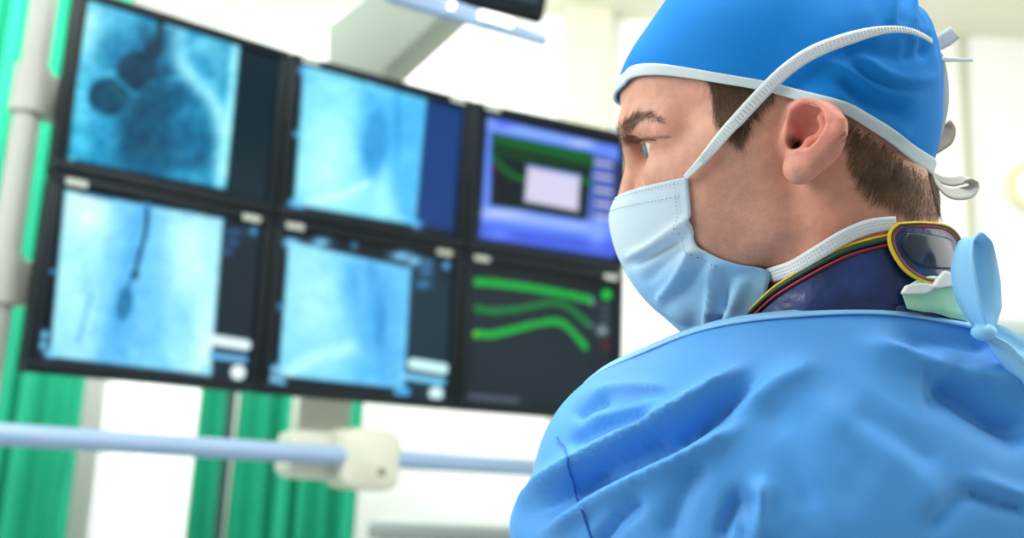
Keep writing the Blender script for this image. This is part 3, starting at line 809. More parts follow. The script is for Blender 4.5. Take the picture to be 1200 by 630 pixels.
md_ = np.clip(vnoise(np.c_[P2/90.0, np.zeros(len(P2))], 1, 31)+.45, 0, 1)
amp = amp + facing*(.0022*wl*aniso(P2, math.radians(-31), 150, 17, 3)*md_ + .0018*wr*aniso(P2, math.radians(36), 190, 30, 5)*md_ + .0012*(1-wl)*aniso(P2, math.radians(-62), 150, 34, 7)*md_*np.clip((P2[:, 1]-470)/60, 0, 1))
amp = amp + vnoise(gv, 14, 1)*.0016 + vnoise(gv, 34, 2)*.0004
gv = gv + gr*amp[:, None]; px_ = proj(gv)
me = bpy.data.meshes.new('surgical_gown'); bm = bmesh.new()
tmp = fastmesh('surgical_gown', gv, gF, m_gown, person); bm.from_mesh(tmp.data)
bmesh.ops.bisect_plane(bm, geom=bm.verts[:]+bm.edges[:]+bm.faces[:], plane_co=tuple(PL0), plane_no=tuple(pl_n), clear_outer=True)
bmesh.ops.bisect_plane(bm, geom=bm.verts[:]+bm.edges[:]+bm.faces[:], plane_co=(0, 0, .34), plane_no=(0, 0, -1), clear_outer=True)
# neckline loop
be = [e for e in bm.edges if e.is_boundary and e.verts[0].co.z > .8]
adj = {}
for e in be:
    a_, b_ = e.verts; adj.setdefault(a_.index if False else a_, []).append(b_); adj.setdefault(b_, []).append(a_)
loops = []; seen = set()
for s0 in adj:
    if s0 in seen: continue
    lp = [s0]; seen.add(s0); cur = s0
    while True:
        nx = [x for x in adj[cur] if x not in seen]
        if not nx: break
        cur = nx[0]; seen.add(cur); lp.append(cur)
    loops.append([np.array(x.co) for x in lp])
loop = np.array(max(loops, key=len))
bm.to_mesh(tmp.data); bm.free(); tmp.data.polygons.foreach_set('use_smooth', [True]*len(tmp.data.polygons)); tmp.data.update()
sm_ = tmp.modifiers.new('soft', 'SMOOTH'); sm_.factor = .5; sm_.iterations = 2
gown = tmp; gown['label'] = 'creased bright blue surgical gown tied at the nape'
loop = np.concatenate([loop, loop[:1]]); seg = np.r_[0, np.cumsum(np.linalg.norm(np.diff(loop, axis=0), axis=1))]
t_ = np.linspace(0, seg[-1], 141)[:-1]; lp = np.stack([np.interp(t_, seg, loop[:, k]) for k in range(3)], 1)
for _ in range(3): lp = (np.roll(lp, 1, 0)+2*lp+np.roll(lp, -1, 0))/4
inw = lp.mean(0)-lp; inw /= np.linalg.norm(inw, axis=1)[:, None]
V = []
for t in np.linspace(0, 1, 7):
    V.append(lp - inw*(.0022*math.sin(math.pi*min(1, t+.25))) + (pl_n*1.0 + inw*.45)*(t*.0085-.002))
V = np.stack(V, 1).reshape(-1, 3)
bd_ = mesh('neck_binding', V, grid_faces(140, 7, True), m_gownl, gown); bd_['label'] = 'light blue neckline binding'
s_ = bd_.modifiers.new('s', 'SOLIDIFY'); s_.thickness = .0012
# sleeve seam found on the finished cloth
m_seam = mat('dark blue seam', (52, 122, 206), .7)
def onto_gown(pix):
    fr = facing > .15; vv_ = gv[fr]; pp_ = px_[fr]; out = []
    for x, y in pix:
        d_ = np.hypot(pp_[:, 0]-x, pp_[:, 1]-y); k_ = np.argsort(d_)[:4]; w_ = 1/(d_[k_]+.3); out.append((vv_[k_]*w_[:, None]).sum(0)/w_.sum())
    o_ = np.array(out)
    for _ in range(2): o_[1:-1] = (o_[:-2]+2*o_[1:-1]+o_[2:])/4
    return o_
sp_ = onto_gown(spline([(652, 512), (660, 522), (664, 534), (667, 550), (674, 576), (684, 606), (698, 650)], 50))
tube('sleeve_seam', sp_ - nrm(RW @ np.array([0, 0, -1.0]))*.0010, .0007, m_seam, gown, 6)
# gown tie at the nape
m_gt = mat('light blue tie cloth', (140, 204, 248), rough=.6, bump=(500, .2, .0006))
dT = .586
gt = flatband('gown_tie', [(1152, 388, dT), (1141, 368, dT), (1133, 345, dT), (1128, 318, dT), (1128, 296, dT+.002), (1133, 281, dT+.005), (1141, 276, dT+.009), (1149, 282, dT+.012), (1151, 300, dT+.012), (1153, 330, dT+.01), (1154, 360, dT+.006), (1155, 386, dT)],
              [.004, .007, .009, .009, .008, .007, .006, .006, .0068, .0085, .0085, .004], m_gt, gown, [(.3, 0, 1), (.35, 0, 1), (.35, 0, 1), (.3, 0, 1), (.15, 0, 1), (0, 0, 1), (.1, -.2, 1), (.6, 0, .8), (1, 0, .5), (1, 0, .3), (1, 0, .3), (1, 0, .3)], n=90, thick=.0012, curl=.0015)
gt['label'] = 'light blue loop tie standing up at the nape'
flatband('gown_tie', [(1154, 388, dT), (1172, 394, dT), (1192, 404, dT), (1216, 420, dT), (1240, 440, dT)], [.005, .007, .007, .0065, .006], m_gt, gown, [(.2, 1, .4)]*5, n=40, thick=.0012, curl=.002)
flatband('gown_tie', [(1154, 390, dT), (1170, 404, dT), (1186, 424, dT), (1202, 444, dT), (1216, 470, dT+.005)], [.004, .0055, .0065, .006, .005], m_gt, gown, [(1, .7, .4)]*5, n=40, thick=.0012, curl=.002)
bm = bmesh.new(); bmesh.ops.create_uvsphere(bm, u_segments=16, v_segments=10, radius=.006)
for v in bm.verts: v.co = Vector((v.co.x*1.15, v.co.y, v.co.z*.8)) + Vector(P(1153, 389, dT-.032))
bmobj('tie_knot', bm, m_gt, gown, True)
# scrub shirt showing between shield and gown, with a white care label
fsh = lambda p: sd_collar(toH(p)) - .004
sh = surfband('scrub_shirt', [(1058, 352), (1075, 348), (1092, 346), (1110, 350), (1128, 358)], [.005, .009, .011, .012, .010], fsh, .002, m_mint, person, 50); sh['label'] = 'mint green shirt collar above the gown'
lb_, _ = patch('shirt_label', [(1098, 320), (1113, 327), (1121, 331), (1119, 337), (1104, 338), (1090, 340), (1088, 334)], fsh, .006, m_white, sh, 4, 40); lb_['label'] = 'small white cloth label'
lb_, _ = patch('shirt_label', [(1058, 336), (1078, 334), (1088, 338), (1082, 345), (1066, 346), (1054, 345)], fsh, .005, m_white, sh, 4, 40); lb_['label'] = 'small white cloth label'
ap = surfband('lead_apron', [(1050, 362), (1075, 361), (1100, 366), (1122, 374), (1146, 388)], [.001, .003, .0045, .0045, .003], lambda p: sd_collar(toH(p))-.003, .001, m_navy, person, 50); ap['label'] = 'navy apron edge under the gown neckline'

# ================================================================== MONITOR BANK
m_bezel = mat('black monitor plastic', (14, 24, 30), rough=.5, spec=.22, noise=(30, .2))
m_screen = mat('lit screen', (6, 10, 14), rough=.3, spec=.12, attr='tone', emit=1.0)
m_tab = mat('beige sticker', (176, 184, 172), rough=.6)
m_beige = mat('beige painted metal', (206, 208, 194), rough=.45, noise=(6, .05))
m_beige2 = mat('ivory plastic', (216, 218, 200), rough=.5, noise=(8, .04))
m_rail = mat('blue grey rail', (150, 176, 208), rough=.35, noise=(5, .05))
m_led = mat('dark screw', (120, 120, 96), rough=.5)
TOPP = [(92, -17), (338, 60), (546, 116), (735, 157)]; BOTP = [(26, 434), (302, 460), (533, 479), (727, 496)]
SCALE_H = .76
cols = []
for t, b_ in zip(TOPP, BOTP):
    Am = np.stack([ray(*t), -ray(*b_)], 1); d_ = np.linalg.lstsq(Am, np.array([0, 0, SCALE_H]), rcond=None)[0]
    cols.append(CAM + d_[1]*ray(*b_))
zb = np.mean([c[2] for c in cols])
for c in cols: c[2] = zb
print('bank z', zb, [tuple(np.round(c, 3)) for c in cols])

class Canvas:
    def __init__(s, pix, base): s.p = pix; s.c = np.tile(np.array(base, float), (len(pix), 1))
    def mix(s, a_, col): s.c = s.c*(1-a_[:, None]) + np.array(col, float)*a_[:, None]
    def poly(s, pts, col, a_=1, soft=3): s.mix(a_*polymask(s.p, pts, soft), col)
    def ell(s, cx, cy, rx, ry, col, a_=1, soft=.25, rot=0):
        c_, s_ = math.cos(rot), math.sin(rot); x = s.p[:, 0]-cx; y = s.p[:, 1]-cy
        r = np.hypot((x*c_+y*s_)/rx, (-x*s_+y*c_)/ry); t = np.clip((1+soft-r)/(2*soft), 0, 1); s.mix(a_*t*t*(3-2*t), col)
    def glow(s, cx, cy, rx, ry, col, a_=1, rot=0):
        c_, s_ = math.cos(rot), math.sin(rot); x = s.p[:, 0]-cx; y = s.p[:, 1]-cy
        s.mix(a_*np.exp(-(((x*c_+y*s_)/rx)**2+((-x*s_+y*c_)/ry)**2)), col)
    def start(s, Q, col, a_=1, soft=3):
        s.pre = s.c.copy(); s.mix(np.ones(len(s.p)), col)
    def line(s, pts, w, col, a_=1, soft=1.5):
        d_, _ = polydist(s.p, spline(pts, 6*len(pts)) if len(pts) > 2 else pts); t = np.clip((w/2-d_)/soft+.5, 0, 1); s.mix(a_*t, col)
    def noise(s, poly, sc, amp, seed=0):
        n_ = vnoise(np.c_[s.p, np.zeros(len(s.p))], sc, seed)*.8 + vnoise(np.c_[s.p, np.zeros(len(s.p))], sc*2.3, seed+3)*.7
        m_ = polymask(s.p, poly, 3.5)[:, None]; s.c = s.pre*(1-m_) + (s.c + (n_*amp)[:, None]*np.array([1, 1, .9]))*m_
    def out(s): return lin(np.clip(128+(s.c-128)*1.28+6, [6, 16, 22], 255))

def paint_tl(c):
    Q = [(96, -8), (130, 2), (282, 50), (265, 222), (80, 186)]
    c.poly([(284, 52), (335, 72), (318, 240), (266, 224)], (34, 56, 66), .8, 6)
    c.start(Q, (50, 146, 182), 1, 4)
    c.glow(105, 30, 24, 42, (164, 232, 244), 1); c.glow(96, 120, 16, 50, (110, 208, 232), .8); c.glow(140, 20, 22, 16, (110, 200, 226), .6); c.glow(92, 172, 14, 16, (84, 196, 226), .7)
    c.glow(140, 60, 26, 34, (40, 128, 168), .8); c.glow(120, 160, 16, 36, (52, 146, 188), .6)
    c.line([(204, 30), (204, 60), (214, 84), (240, 112), (256, 150), (262, 200)], 26, (158, 224, 240), .85, 14)
    c.line([(276, 56), (270, 130), (258, 216)], 13, (152, 226, 240), .9, 7); c.glow(246, 56, 26, 18, (130, 208, 230), .8); c.glow(256, 84, 10, 24, (110, 186, 214), .6)
    c.glow(238, 74, 8, 22, (60, 150, 190), .6)
    c.poly([(168, 30), (204, 34), (206, 80), (222, 100), (244, 126), (252, 160), (248, 190), (238, 212), (180, 200), (132, 190), (140, 140), (150, 110), (160, 88)], (26, 98, 130), .92, 14)
    c.ell(176, 150, 34, 52, (20, 80, 106), .75, .5); c.ell(222, 150, 24, 36, (40, 126, 162), .7, .5); c.glow(190, 200, 30, 14, (30, 104, 138), .7)
    c.glow(218, 206, 34, 10, (70, 176, 208), .6)
    c.ell(127, 113, 24, 22, (24, 82, 104), .96, .14); c.ell(160, 84, 24, 24, (22, 70, 92), .95, .2)
    c.line([(188, 20), (186, 50), (180, 62)], 9, (14, 50, 68), .9, 4); c.ell(180, 56, 10, 14, (16, 58, 78), .9, .3); c.glow(176, 22, 10, 30, (46, 124, 160), .5)
    c.line([(134, 90), (152, 106), (160, 112)], 5, (60, 156, 184), .8, 4); c.glow(130, 86, 6, 5, (120, 208, 226), .7); c.glow(206, 92, 10, 4, (110, 196, 220), .7)
    c.line([(160, 112), (168, 104), (180, 94)], 5, (44, 130, 164), .6, 4)
    c.noise(Q, .06, 16, 2)
    for x, y in ((75, 183), (84, 186), (89, 90)): c.glow(x, y, 4, 3.4, (110, 190, 214), .9)
def paint_bl(c):
    Q = [(76, 222), (262, 256), (247, 440), (58, 418)]
    c.poly([(262, 258), (305, 266), (292, 452), (246, 442)], (32, 52, 62), .8, 6)
    c.start(Q, (150, 212, 242), 1, 5)
    c.glow(100, 250, 34, 34, (206, 242, 250), 1); c.glow(222, 300, 26, 60, (192, 238, 250), .9); c.glow(82, 320, 22, 60, (164, 222, 246), .8); c.glow(240, 400, 14, 50, (206, 244, 252), .9)
    c.glow(120, 310, 26, 30, (150, 214, 244), .8)
    c.poly([(135, 232), (192, 244), (196, 440), (112, 430), (124, 330)], (104, 180, 224), .75, 18)
    c.poly([(158, 236), (174, 240), (160, 330), (146, 420), (118, 420), (140, 330)], (78, 160, 210), .6, 12)
    c.glow(212, 372, 22, 34, (126, 196, 232), .7)
    c.line([(173, 240), (171, 270), (164, 296), (159, 320)], 5, (24, 74, 104), .95, 3); c.ell(158, 322, 5, 6, (30, 84, 116), .9, .4)
    c.ell(146, 355, 9.5, 21, (50, 118, 158), .9, .25, .16); c.line([(154, 326), (150, 338)], 4, (46, 112, 150), .7, 3)
    c.line([(107, 344), (100, 370), (92, 400)], 3.5, (84, 156, 204), .7, 3); c.line([(120, 350), (108, 396)], 2.5, (104, 176, 218), .5, 3)
    c.noise(Q, .07, 9, 5)
    c.line([(94, 226), (132, 234)], 4, (50, 110, 150), .6, 3); c.glow(222, 252, 12, 4, (120, 180, 220), .7)
    for x, y, r in ((62, 268+50, 4), (172, 240, 4), (297, 271, 5)): c.glow(x, y, r, r, (90, 160, 214), .9)
    for x, y in ((52, 392), (50, 404), (57, 414), (242, 432)): c.glow(x, y, 7, 6, (130, 200, 240), .9)
    for x, y, w in ((274, 272, 12), (272, 284, 9), (266, 295, 7)): c.glow(x, y, w, 4, (60, 110, 160), .8)
    c.line([(250, 398), (288, 404)], 13, (206, 244, 252), 1, 3); c.line([(248, 416), (286, 421)], 9, (110, 176, 220), .9, 4); c.ell(279, 436, 9, 9, (216, 246, 252), 1, .25)
def paint_tm(c):
    Q = [(356, 74), (500, 116), (487, 264), (344, 240)]
    c.poly([(498, 116), (545, 128), (532, 272), (486, 264)], (38, 74, 130), .95, 8)
    c.start(Q, (120, 204, 242), 1, 5)
    c.glow(384, 190, 36, 70, (176, 234, 250), .95); c.glow(384, 104, 26, 24, (140, 214, 246), .7)
    c.poly([(424, 100), (500, 116), (490, 262), (456, 256), (446, 220), (430, 206), (420, 170)], (82, 174, 224), .85, 12)
    c.ell(440, 166, 15, 40, (60, 144, 196), .8, .35, .12); c.glow(466, 140, 5, 40, (54, 138, 196), .6); c.glow(482, 180, 10, 60, (92, 180, 226), .7)
    c.poly([(424, 230), (452, 196), (470, 256), (440, 260)], (166, 230, 250), .7, 12); c.glow(400, 236, 40, 7, (150, 220, 246), .7); c.line([(360, 236), (400, 228), (430, 214)], 8, (196, 242, 252), .7, 6)
    c.noise(Q, .06, 8, 8)
    for x, y, r in ((354, 82, 7), (362, 94, 7), (384, 82, 9), (398, 88, 9), (343, 238, 7), (352, 240, 6), (489, 263, 6), (347, 157, 5), (434, 97, 4)): c.glow(x, y, r, r*.8, (110, 190, 240), .9)
def paint_bm(c):
    Q = [(338, 282), (482, 314), (474, 456), (326, 440)]
    c.poly([(482, 316), (530, 326), (524, 470), (474, 460)], (36, 64, 76), .85, 6)
    c.start(Q, (122, 198, 238), 1, 5)
    c.glow(368, 350, 38, 66, (164, 222, 248), .9); c.glow(350, 300, 18, 14, (150, 216, 246), .8); c.line([(334, 438), (370, 420), (416, 406)], 16, (186, 236, 252), .7, 12)
    c.poly([(398, 300), (482, 314), (474, 456), (418, 450), (420, 400), (404, 350)], (86, 166, 218), .8, 14)
    c.glow(446, 380, 7, 40, (58, 136, 192), .75); c.glow(436, 330, 6, 30, (70, 150, 204), .5); c.glow(424, 350, 4, 40, (120, 194, 234), .5); c.glow(470, 340, 8, 60, (104, 182, 226), .6)
    c.glow(430, 440, 26, 16, (96, 178, 226), .7)
    c.noise(Q, .06, 8, 12)
    for x, y, w in ((340, 284, 12), (352, 294, 12), (376, 284, 12), (322, 432, 8), (320, 444, 8), (330, 448, 6), (470, 300, 14), (486, 306, 10)): c.glow(x, y, w, 6, (140, 206, 244), .9)
    for x, y, w in ((500, 318, 10), (502, 308, 8), (496, 333, 9)): c.glow(x, y, w, 5, (80, 140, 190), .85)
    c.glow(523, 311, 5, 6, (110, 180, 226), .9); c.glow(328, 359, 5, 5, (80, 140, 180), .9); c.glow(415, 288, 4, 5, (90, 160, 210), .8)
    c.line([(484, 426), (520, 432)], 13, (190, 240, 252), 1, 3); c.line([(472, 440), (518, 447)], 9, (120, 190, 226), .95, 4); c.ell(471, 459, 10, 7, (90, 170, 222), .9, .3); c.ell(511, 461, 8.5, 8.5, (200, 242, 252), 1, .25)
def paint_tr(c):
    c.poly([(571, 137), (728, 172), (722, 302), (562, 278)], (104, 136, 226), 1, 3)
    c.poly([(572, 140), (696, 168), (696, 174), (572, 150)], (134, 166, 244), .9, 4); c.glow(590, 146, 14, 4, (84, 100, 220), .8); c.glow(680, 168, 12, 4, (196, 190, 240), .7)
    c.poly([(577, 156), (695, 180), (688, 258), (575, 240)], (22, 40, 46), 1, 3)
    c.poly([(578, 157), (695, 181), (694, 194), (650, 184), (579, 170)], (4, 104, 46), .95, 4)
    c.line([(580, 176), (620, 186), (660, 192), (692, 194)], 9, (6, 84, 44), .8, 6); c.line([(580, 186), (596, 202), (620, 210), (692, 212)], 7, (2, 112, 52), .9, 4); c.line([(584, 170), (630, 184), (690, 196)], 4, (16, 48, 40), .6, 4)
    c.glow(580, 198, 4, 4, (120, 40, 40), .7)
    c.poly([(618, 194), (680, 206), (678, 248), (614, 236)], (194, 190, 212), 1, 3); c.line([(618, 194), (680, 206)], 3, (120, 150, 220), .8, 2)
    c.poly([(568, 244), (690, 262), (690, 272), (566, 254)], (150, 174, 246), .85, 5); c.poly([(564, 262), (720, 284), (722, 302), (562, 278)], (68, 88, 198), .8, 8); c.glow(590, 250, 26, 5, (190, 196, 246), .6); c.glow(584, 274, 14, 6, (110, 140, 240), .7)
    c.poly([(698, 182), (730, 190), (726, 262), (692, 256)], (60, 70, 120), .9, 4)
    for k in range(9): c.line([(699, 190+k*8), (716, 193+k*8)], 4.5, (196, 196, 226) if k % 2 == 0 else (110, 130, 210), .85, 2)
    c.glow(700, 270, 10, 18, (140, 166, 246), .7); c.glow(724, 280, 9, 12, (80, 96, 210), .8)
def paint_br(c):
    c.poly([(552, 316), (722, 346), (716, 478), (546, 472)], (38, 50, 58), 1, 6)
    for k in range(7): c.line([(556, 404+k*11), (690, 412+k*9)], 1.4, (58, 72, 82), .5, 2)
    G1, G2 = (14, 162, 70), (14, 122, 64)
    def tr(pts, col, w, seed):
        pp = spline(pts, 60); r_ = np.random.default_rng(seed)
        for i, (x, y) in enumerate(pp): c.ell(x, y+r_.normal(0, .5), 3.2, w/2*(.9+.2*r_.random()), col, .9, .45)
    tr([(558, 330), (600, 334), (650, 342), (692, 351)], G1, 9, 1); tr([(558, 361), (580, 364), (610, 361), (655, 355), (688, 378)], G2, 7.5, 2); tr([(558, 391), (580, 391), (610, 384), (655, 377), (686, 406)], G1, 8.5, 3)
    c.glow(557, 391, 3, 4, (150, 190, 30), .9)
    c.ell(711, 345, 6, 6, (10, 186, 70), 1, .35); c.glow(706, 387, 7, 6, (150, 166, 172), .95); c.glow(694, 354, 4, 4, (150, 160, 160), .7); c.glow(692, 381, 3, 3, (150, 170, 170), .7)
    for k in range(3): c.glow(709, 358+k*8, 6, 2.5, (96, 110, 116), .7)
    c.glow(710, 404, 5, 10, (110, 44, 48), .7)
    c.line([(551, 464), (606, 469)], 6, (104, 112, 128), .7, 3)
PAINT = {(0, 1): paint_tl, (0, 0): paint_bl, (1, 1): paint_tm, (1, 0): paint_bm, (2, 1): paint_tr, (2, 0): paint_br}
MLAB = {(0, 1): 'black monitor with dark teal chest x-ray showing two dark round blobs, upper left of bank',
        (0, 0): 'black monitor with pale x-ray crossed by a thin dark probe, lower left of bank',
        (1, 1): 'black monitor with pale x-ray and plain navy side strip, upper middle of bank',
        (1, 0): 'black monitor with pale striped x-ray and white pill marks, lower middle of bank',
        (2, 1): 'black monitor with violet software window and white dialog, upper right of bank',
        (2, 0): 'black monitor with three bright green traces on dark grey, lower right of bank'}
TABS = {(0, 1): [], (0, 0): [(90, 215), (295, 257)], (1, 1): [(365, 70), (537, 117)], (1, 0): [(346, 266), (521, 298)], (2, 1): [(578, 127)], (2, 0): [(565, 305), (716, 329)]}
for ci in range(3):
    A_, B_ = cols[ci], cols[ci+1]; ax = nrm(B_-A_); W_ = np.linalg.norm(B_-A_); up = np.array([0, 0, 1.0]); nn = np.cross(ax, up)   # nn faces the viewer
    if np.dot(nn, CAM-A_) < 0: nn = -nn
    for ri in (0, 1):
        H_ = SCALE_H/2; o0 = A_ + up*H_*ri; cen_ = o0 + ax*W_/2 + up*H_/2
        root = empty('monitor', tuple(o0 + ax*W_/2 - nn*.03), MLAB[ci, ri], 'monitor', 'monitors of the wall bank')
        wd, ht = W_-.004, H_-.004; bz = .020
        # housing with a recessed front opening
        bm = bmesh.new()
        box_bm(bm, cen_-nn*.036, ax, nn, up, wd, .060, ht, .006)
        autosmooth(bmobj('housing', bm, m_bezel, root))
        bm = bmesh.new()
        for s_ in (-1, 1):
            box_bm(bm, cen_ + up*s_*(ht/2-bz/2) - nn*.002, ax, nn, up, wd, .014, bz, .002)
            box_bm(bm, cen_ + ax*s_*(wd/2-bz/2) - nn*.0022, ax, nn, up, bz, .0134, ht-bz*1.9, .002)
        autosmooth(bmobj('bezel', bm, m_bezel, root))
        bm = bmesh.new(); box_bm(bm, cen_-nn*.082, ax, nn, up, wd*.55, .035, ht*.55, .008); autosmooth(bmobj('rear_cover', bm, m_bezel, root))
        NX, NY = 210, 172
        uu, vv = np.meshgrid(np.linspace(-.5, .5, NX), np.linspace(-.5, .5, NY), indexing='ij')
        pv = cen_ - nn*.0045 + uu.reshape(-1, 1)*ax*(wd-2*bz+.002) + vv.reshape(-1, 1)*up*(ht-2*bz+.002)
        sc_ = fastmesh('screen', pv, np.array(grid_faces(NX, NY)), m_screen, root)
        cv = Canvas(proj(pv)[:, :2], (20, 34, 42)); PAINT[ci, ri](cv); vcol(sc_, 'tone', cv.out())
        for tx, ty in TABS[ci, ri]:
            r_ = ray(tx, ty); t_ = np.dot(cen_+nn*.0055-CAM, nn)/np.dot(r_, nn); c_ = CAM + r_*t_
            zlim = cen_[2] + ht/2 - .010
            c_ = c_ + up*(min(max(c_[2], zlim-.004), zlim)-c_[2])
            bm = bmesh.new(); box_bm(bm, c_, ax, nn, up, .040, .0014, .014, .0004); bmobj('sticker', bm, m_tab, root)
# ---- suspension: posts, rear frame, overhead arm, handle
MB = empty('monitor_mount', tuple((cols[0]+cols[3])/2 + np.array([0, .25, -.15])), 'ivory suspension frame carrying the monitor bank with a clamped blue grey handle bar', 'monitor mount')
def bar(name, a_, b_, w, d_, m, bev=.006, parent=MB):
    a_, b_ = np.asarray(a_), np.asarray(b_); t = nrm(b_-a_); s_ = np.cross(t, [0, 0, 1.0])
    s_ = nrm(s_) if np.linalg.norm(s_) > .1 else np.array([1.0, 0, 0]); q_ = np.cross(s_, t)
    bm = bmesh.new(); box_bm(bm, (a_+b_)/2, t, s_, q_, np.linalg.norm(b_-a_), w, d_, bev); return autosmooth(bmobj(name, bm, m, parent))
nin = []
for ci in range(3):
    ax = nrm(cols[ci+1]-cols[ci]); nn = np.cross(ax, [0, 0, 1.0]); nn = nn if np.dot(nn, CAM-cols[ci]) > 0 else -nn; nin.append(nn)
    for zz in (.20, .56): bar('crossbar', cols[ci]+ax*.05-nn*.135+np.array([0, 0, zz]), cols[ci+1]-ax*.05-nn*.135+np.array([0, 0, zz]), .03, .05, m_beige)
for k in (1, 2):
    c_ = cols[k] - nin[k-1]*.175; bar('upright', c_+np.array([0, 0, .02]), c_+np.array([0, 0, .74]), .05, .03, m_beige)
# side post on the left
m_post = mat('grey painted post', (176, 180, 170), rough=.45, noise=(6, .05))
dpo = 2.05
pa, pb_ = P(58, -40, dpo), None
pz = pa.copy(); px_top = P(58, -40, dpo); rb = ray(4, 440); tb = np.linalg.lstsq(np.stack([rb[:2]], 1), (px_top-CAM)[:2], rcond=None)[0][0]; zlow = (CAM+rb*tb)[2]
tube('side_post', [np.array([px_top[0], px_top[1], z]) for z in (zlow-.06, zlow, px_top[2]+.10)], .0255, m_post, MB, 20)
def cpx(px_, py_, c_):                                   # height on a vertical axis that appears at row py
    r_ = ray(px_, py_); t = np.linalg.lstsq(np.stack([r_[:2]], 1), (c_-CAM)[:2], rcond=None)[0][0]; return (CAM+r_*t)[2]
for y0, x0 in ((108, 44), (328, 14)):
    z = cpx(x0, y0, px_top); c_ = np.array([px_top[0], px_top[1], z])
    tube('post_clamp', [c_+[0, 0, -.048], c_+[0, 0, .048]], .034, m_post, MB, 20)
    e_ = cols[0] - nin[0]*.135 + np.array([0, 0, 0]) + nrm(cols[1]-cols[0])*.03; e_[2] = z
    bar('bracket', c_, e_, .05, .085, m_post)
# overhead arm
dA = 2.52
m_arm = mat('grey beige painted arm', (150, 162, 150), rough=.5, noise=(5, .04))
out_ = [(383, 118), (382, 28), (440, -16), (520, -80), (620, -80), (522, 18), (450, 84), (447, 118)]
bm = bmesh.new(); f0 = bm.faces.new([bm.verts.new(tuple(P(x_, y_, dA))) for x_, y_ in out_])
ex = bmesh.ops.extrude_face_region(bm, geom=[f0]); bmesh.ops.translate(bm, verts=[v for v in ex['geom'] if isinstance(v, bmesh.types.BMVert)], vec=(.03, .14, .02))
bmesh.ops.bevel(bm, geom=bm.edges[:], offset=.012, segments=3, affect='EDGES', profile=.5)
autosmooth(bmobj('overhead_arm', bm, m_arm, MB))
# neck below the bank, clamp block and handle bar
dN = 2.44
nk_t = P(380, 440, dN+.06); nk_b = nk_t.copy(); nk_b[2] = cpx(378, 530, nk_t)
bm = bmesh.new(); axn = nrm(cols[2]-cols[1]); nnn = nin[1]
box_bm(bm, (nk_t+nk_b)/2, axn, nnn, (0, 0, 1), .135, .06, nk_t[2]-nk_b[2], .006); autosmooth(bmobj('neck', bm, m_beige, MB))
bc = P(398, 538, 1.95)
# rail runs from near left to far right
ra, rb_ = P(-60, 505, 1.72), P(640, 549, 2.55)
def blockshape(c, t, w, parent):
    up = np.array([0, 0, 1.0]); n_ = nrm(np.cross(t, up)); n_ = n_ if np.dot(n_, CAM-c) > 0 else -n_
    return up, n_
tr_ = nrm(np.array([rb_[0]-ra[0], rb_[1]-ra[1], 0]))
bm = bmesh.new(); up, n_ = blockshape(bc, axn, 0, None)
prof = []
for a_ in np.linspace(0, 2*math.pi, 33)[:-1]:
    ca_, sa_ = math.cos(a_), math.sin(a_); e = .45
    prof.append((math.copysign(abs(ca_)**e, ca_), math.copysign(abs(sa_)**e, sa_)))
def rounded(name, c, t, n_, up, w, h, d_, m, parent, taper=.85):
    bm = bmesh.new(); R_ = []
    for k, sc_ in ((-1, .9), (-.92, .98), (-.7, 1), (.6, 1), (.9, .97), (1, taper)):
        R_.append([bm.verts.new(tuple(np.asarray(c) + t*x*w/2*sc_ + up*y*h/2*sc_ + n_*k*d_/2)) for x, y in prof])
    for r0, r1 in zip(R_[:-1], R_[1:]):
        for k in range(32): bm.faces.new((r0[k], r0[(k+1) % 32], r1[(k+1) % 32], r1[k]))
    bm.faces.new(R_[0][::-1]); bm.faces.new(R_[-1]); return bmobj(name, bm, m, parent, True)
rp = lambda s: ra + (rb_-ra)*s
cb = rp(.655) ; cb = P(425, 538, np.dot(cb-CAM, -RW[:, 2]))
rounded('clamp_block', cb, tr_, n_, up, .150, .135, .12, m_beige2, MB)
cb2 = P(362, 533, np.dot(rp(.58)-CAM, -RW[:, 2])+.03)
rounded('clamp_back', cb2, tr_, n_, up, .130, .105, .10, m_beige2, MB)
for x_, y_ in ((405, 552), (447, 553)):
    c_ = P(x_, y_, np.dot(cb-CAM, -RW[:, 2])-.075); tube('screw', [c_, c_+n_*.004], .009, m_led, MB, 14)
hb = np.array([rp(s) for s in np.linspace(0, 1, 20)])
tube('handle_bar', hb, .0205, m_rail, MB, 18)

# ---- overhead tablet monitor at the top
OV = empty('overhead_monitor', tuple(P(560, -20, 1.9)), 'dark overhead monitor with blue grey handle strip, hanging above the bank at the top edge', 'monitor')
dO = 1.9
cnr = [P(462, -46, dO-.1), P(636, 27, dO+.05)]
axo = nrm(P(634, 28, dO+.06)-P(500, -7, dO)); upo = nrm(RW @ np.array([.16, .98, 0])); upo = nrm(upo-axo*np.dot(upo, axo)); no = np.cross(axo, upo); no = no if np.dot(no, CAM-P(560, 0, dO)) > 0 else -no
pc = P(634, 28, dO+.06) - axo*.16 + upo*.13
bm = bmesh.new(); box_bm(bm, pc, axo, no, upo, .32, .035, .26, .008); autosmooth(bmobj('housing', bm, m_bezel, OV))
m_dk = mat('dark teal glass', (36, 62, 70), rough=.2)
bm = bmesh.new(); box_bm(bm, pc+no*.018+upo*.006, axo, no, upo, .28, .003, .215, .001); bmobj('screen', bm, m_dk, OV)
hp = spline([P(455, -12, dO-.10), P(500, 3, dO-.06), P(560, 22, dO-.02), P(610, 38, dO+.02), P(640, 49, dO+.04)], 16)
o = ribbon('handle_strip', hp, np.array([upo*.017]*16)*np.linspace(1.25, .5, 16)[:, None], m_rail, OV, .012)
for x_, y_, r in ((528, 7, .010), (572, 20, .010)):
    c_ = P(x_, y_, dO-.075)
m_glow = mat('white indicator', (255, 255, 255), emit=1.6)  # glowing blobs standing in for highlights on the handle strip
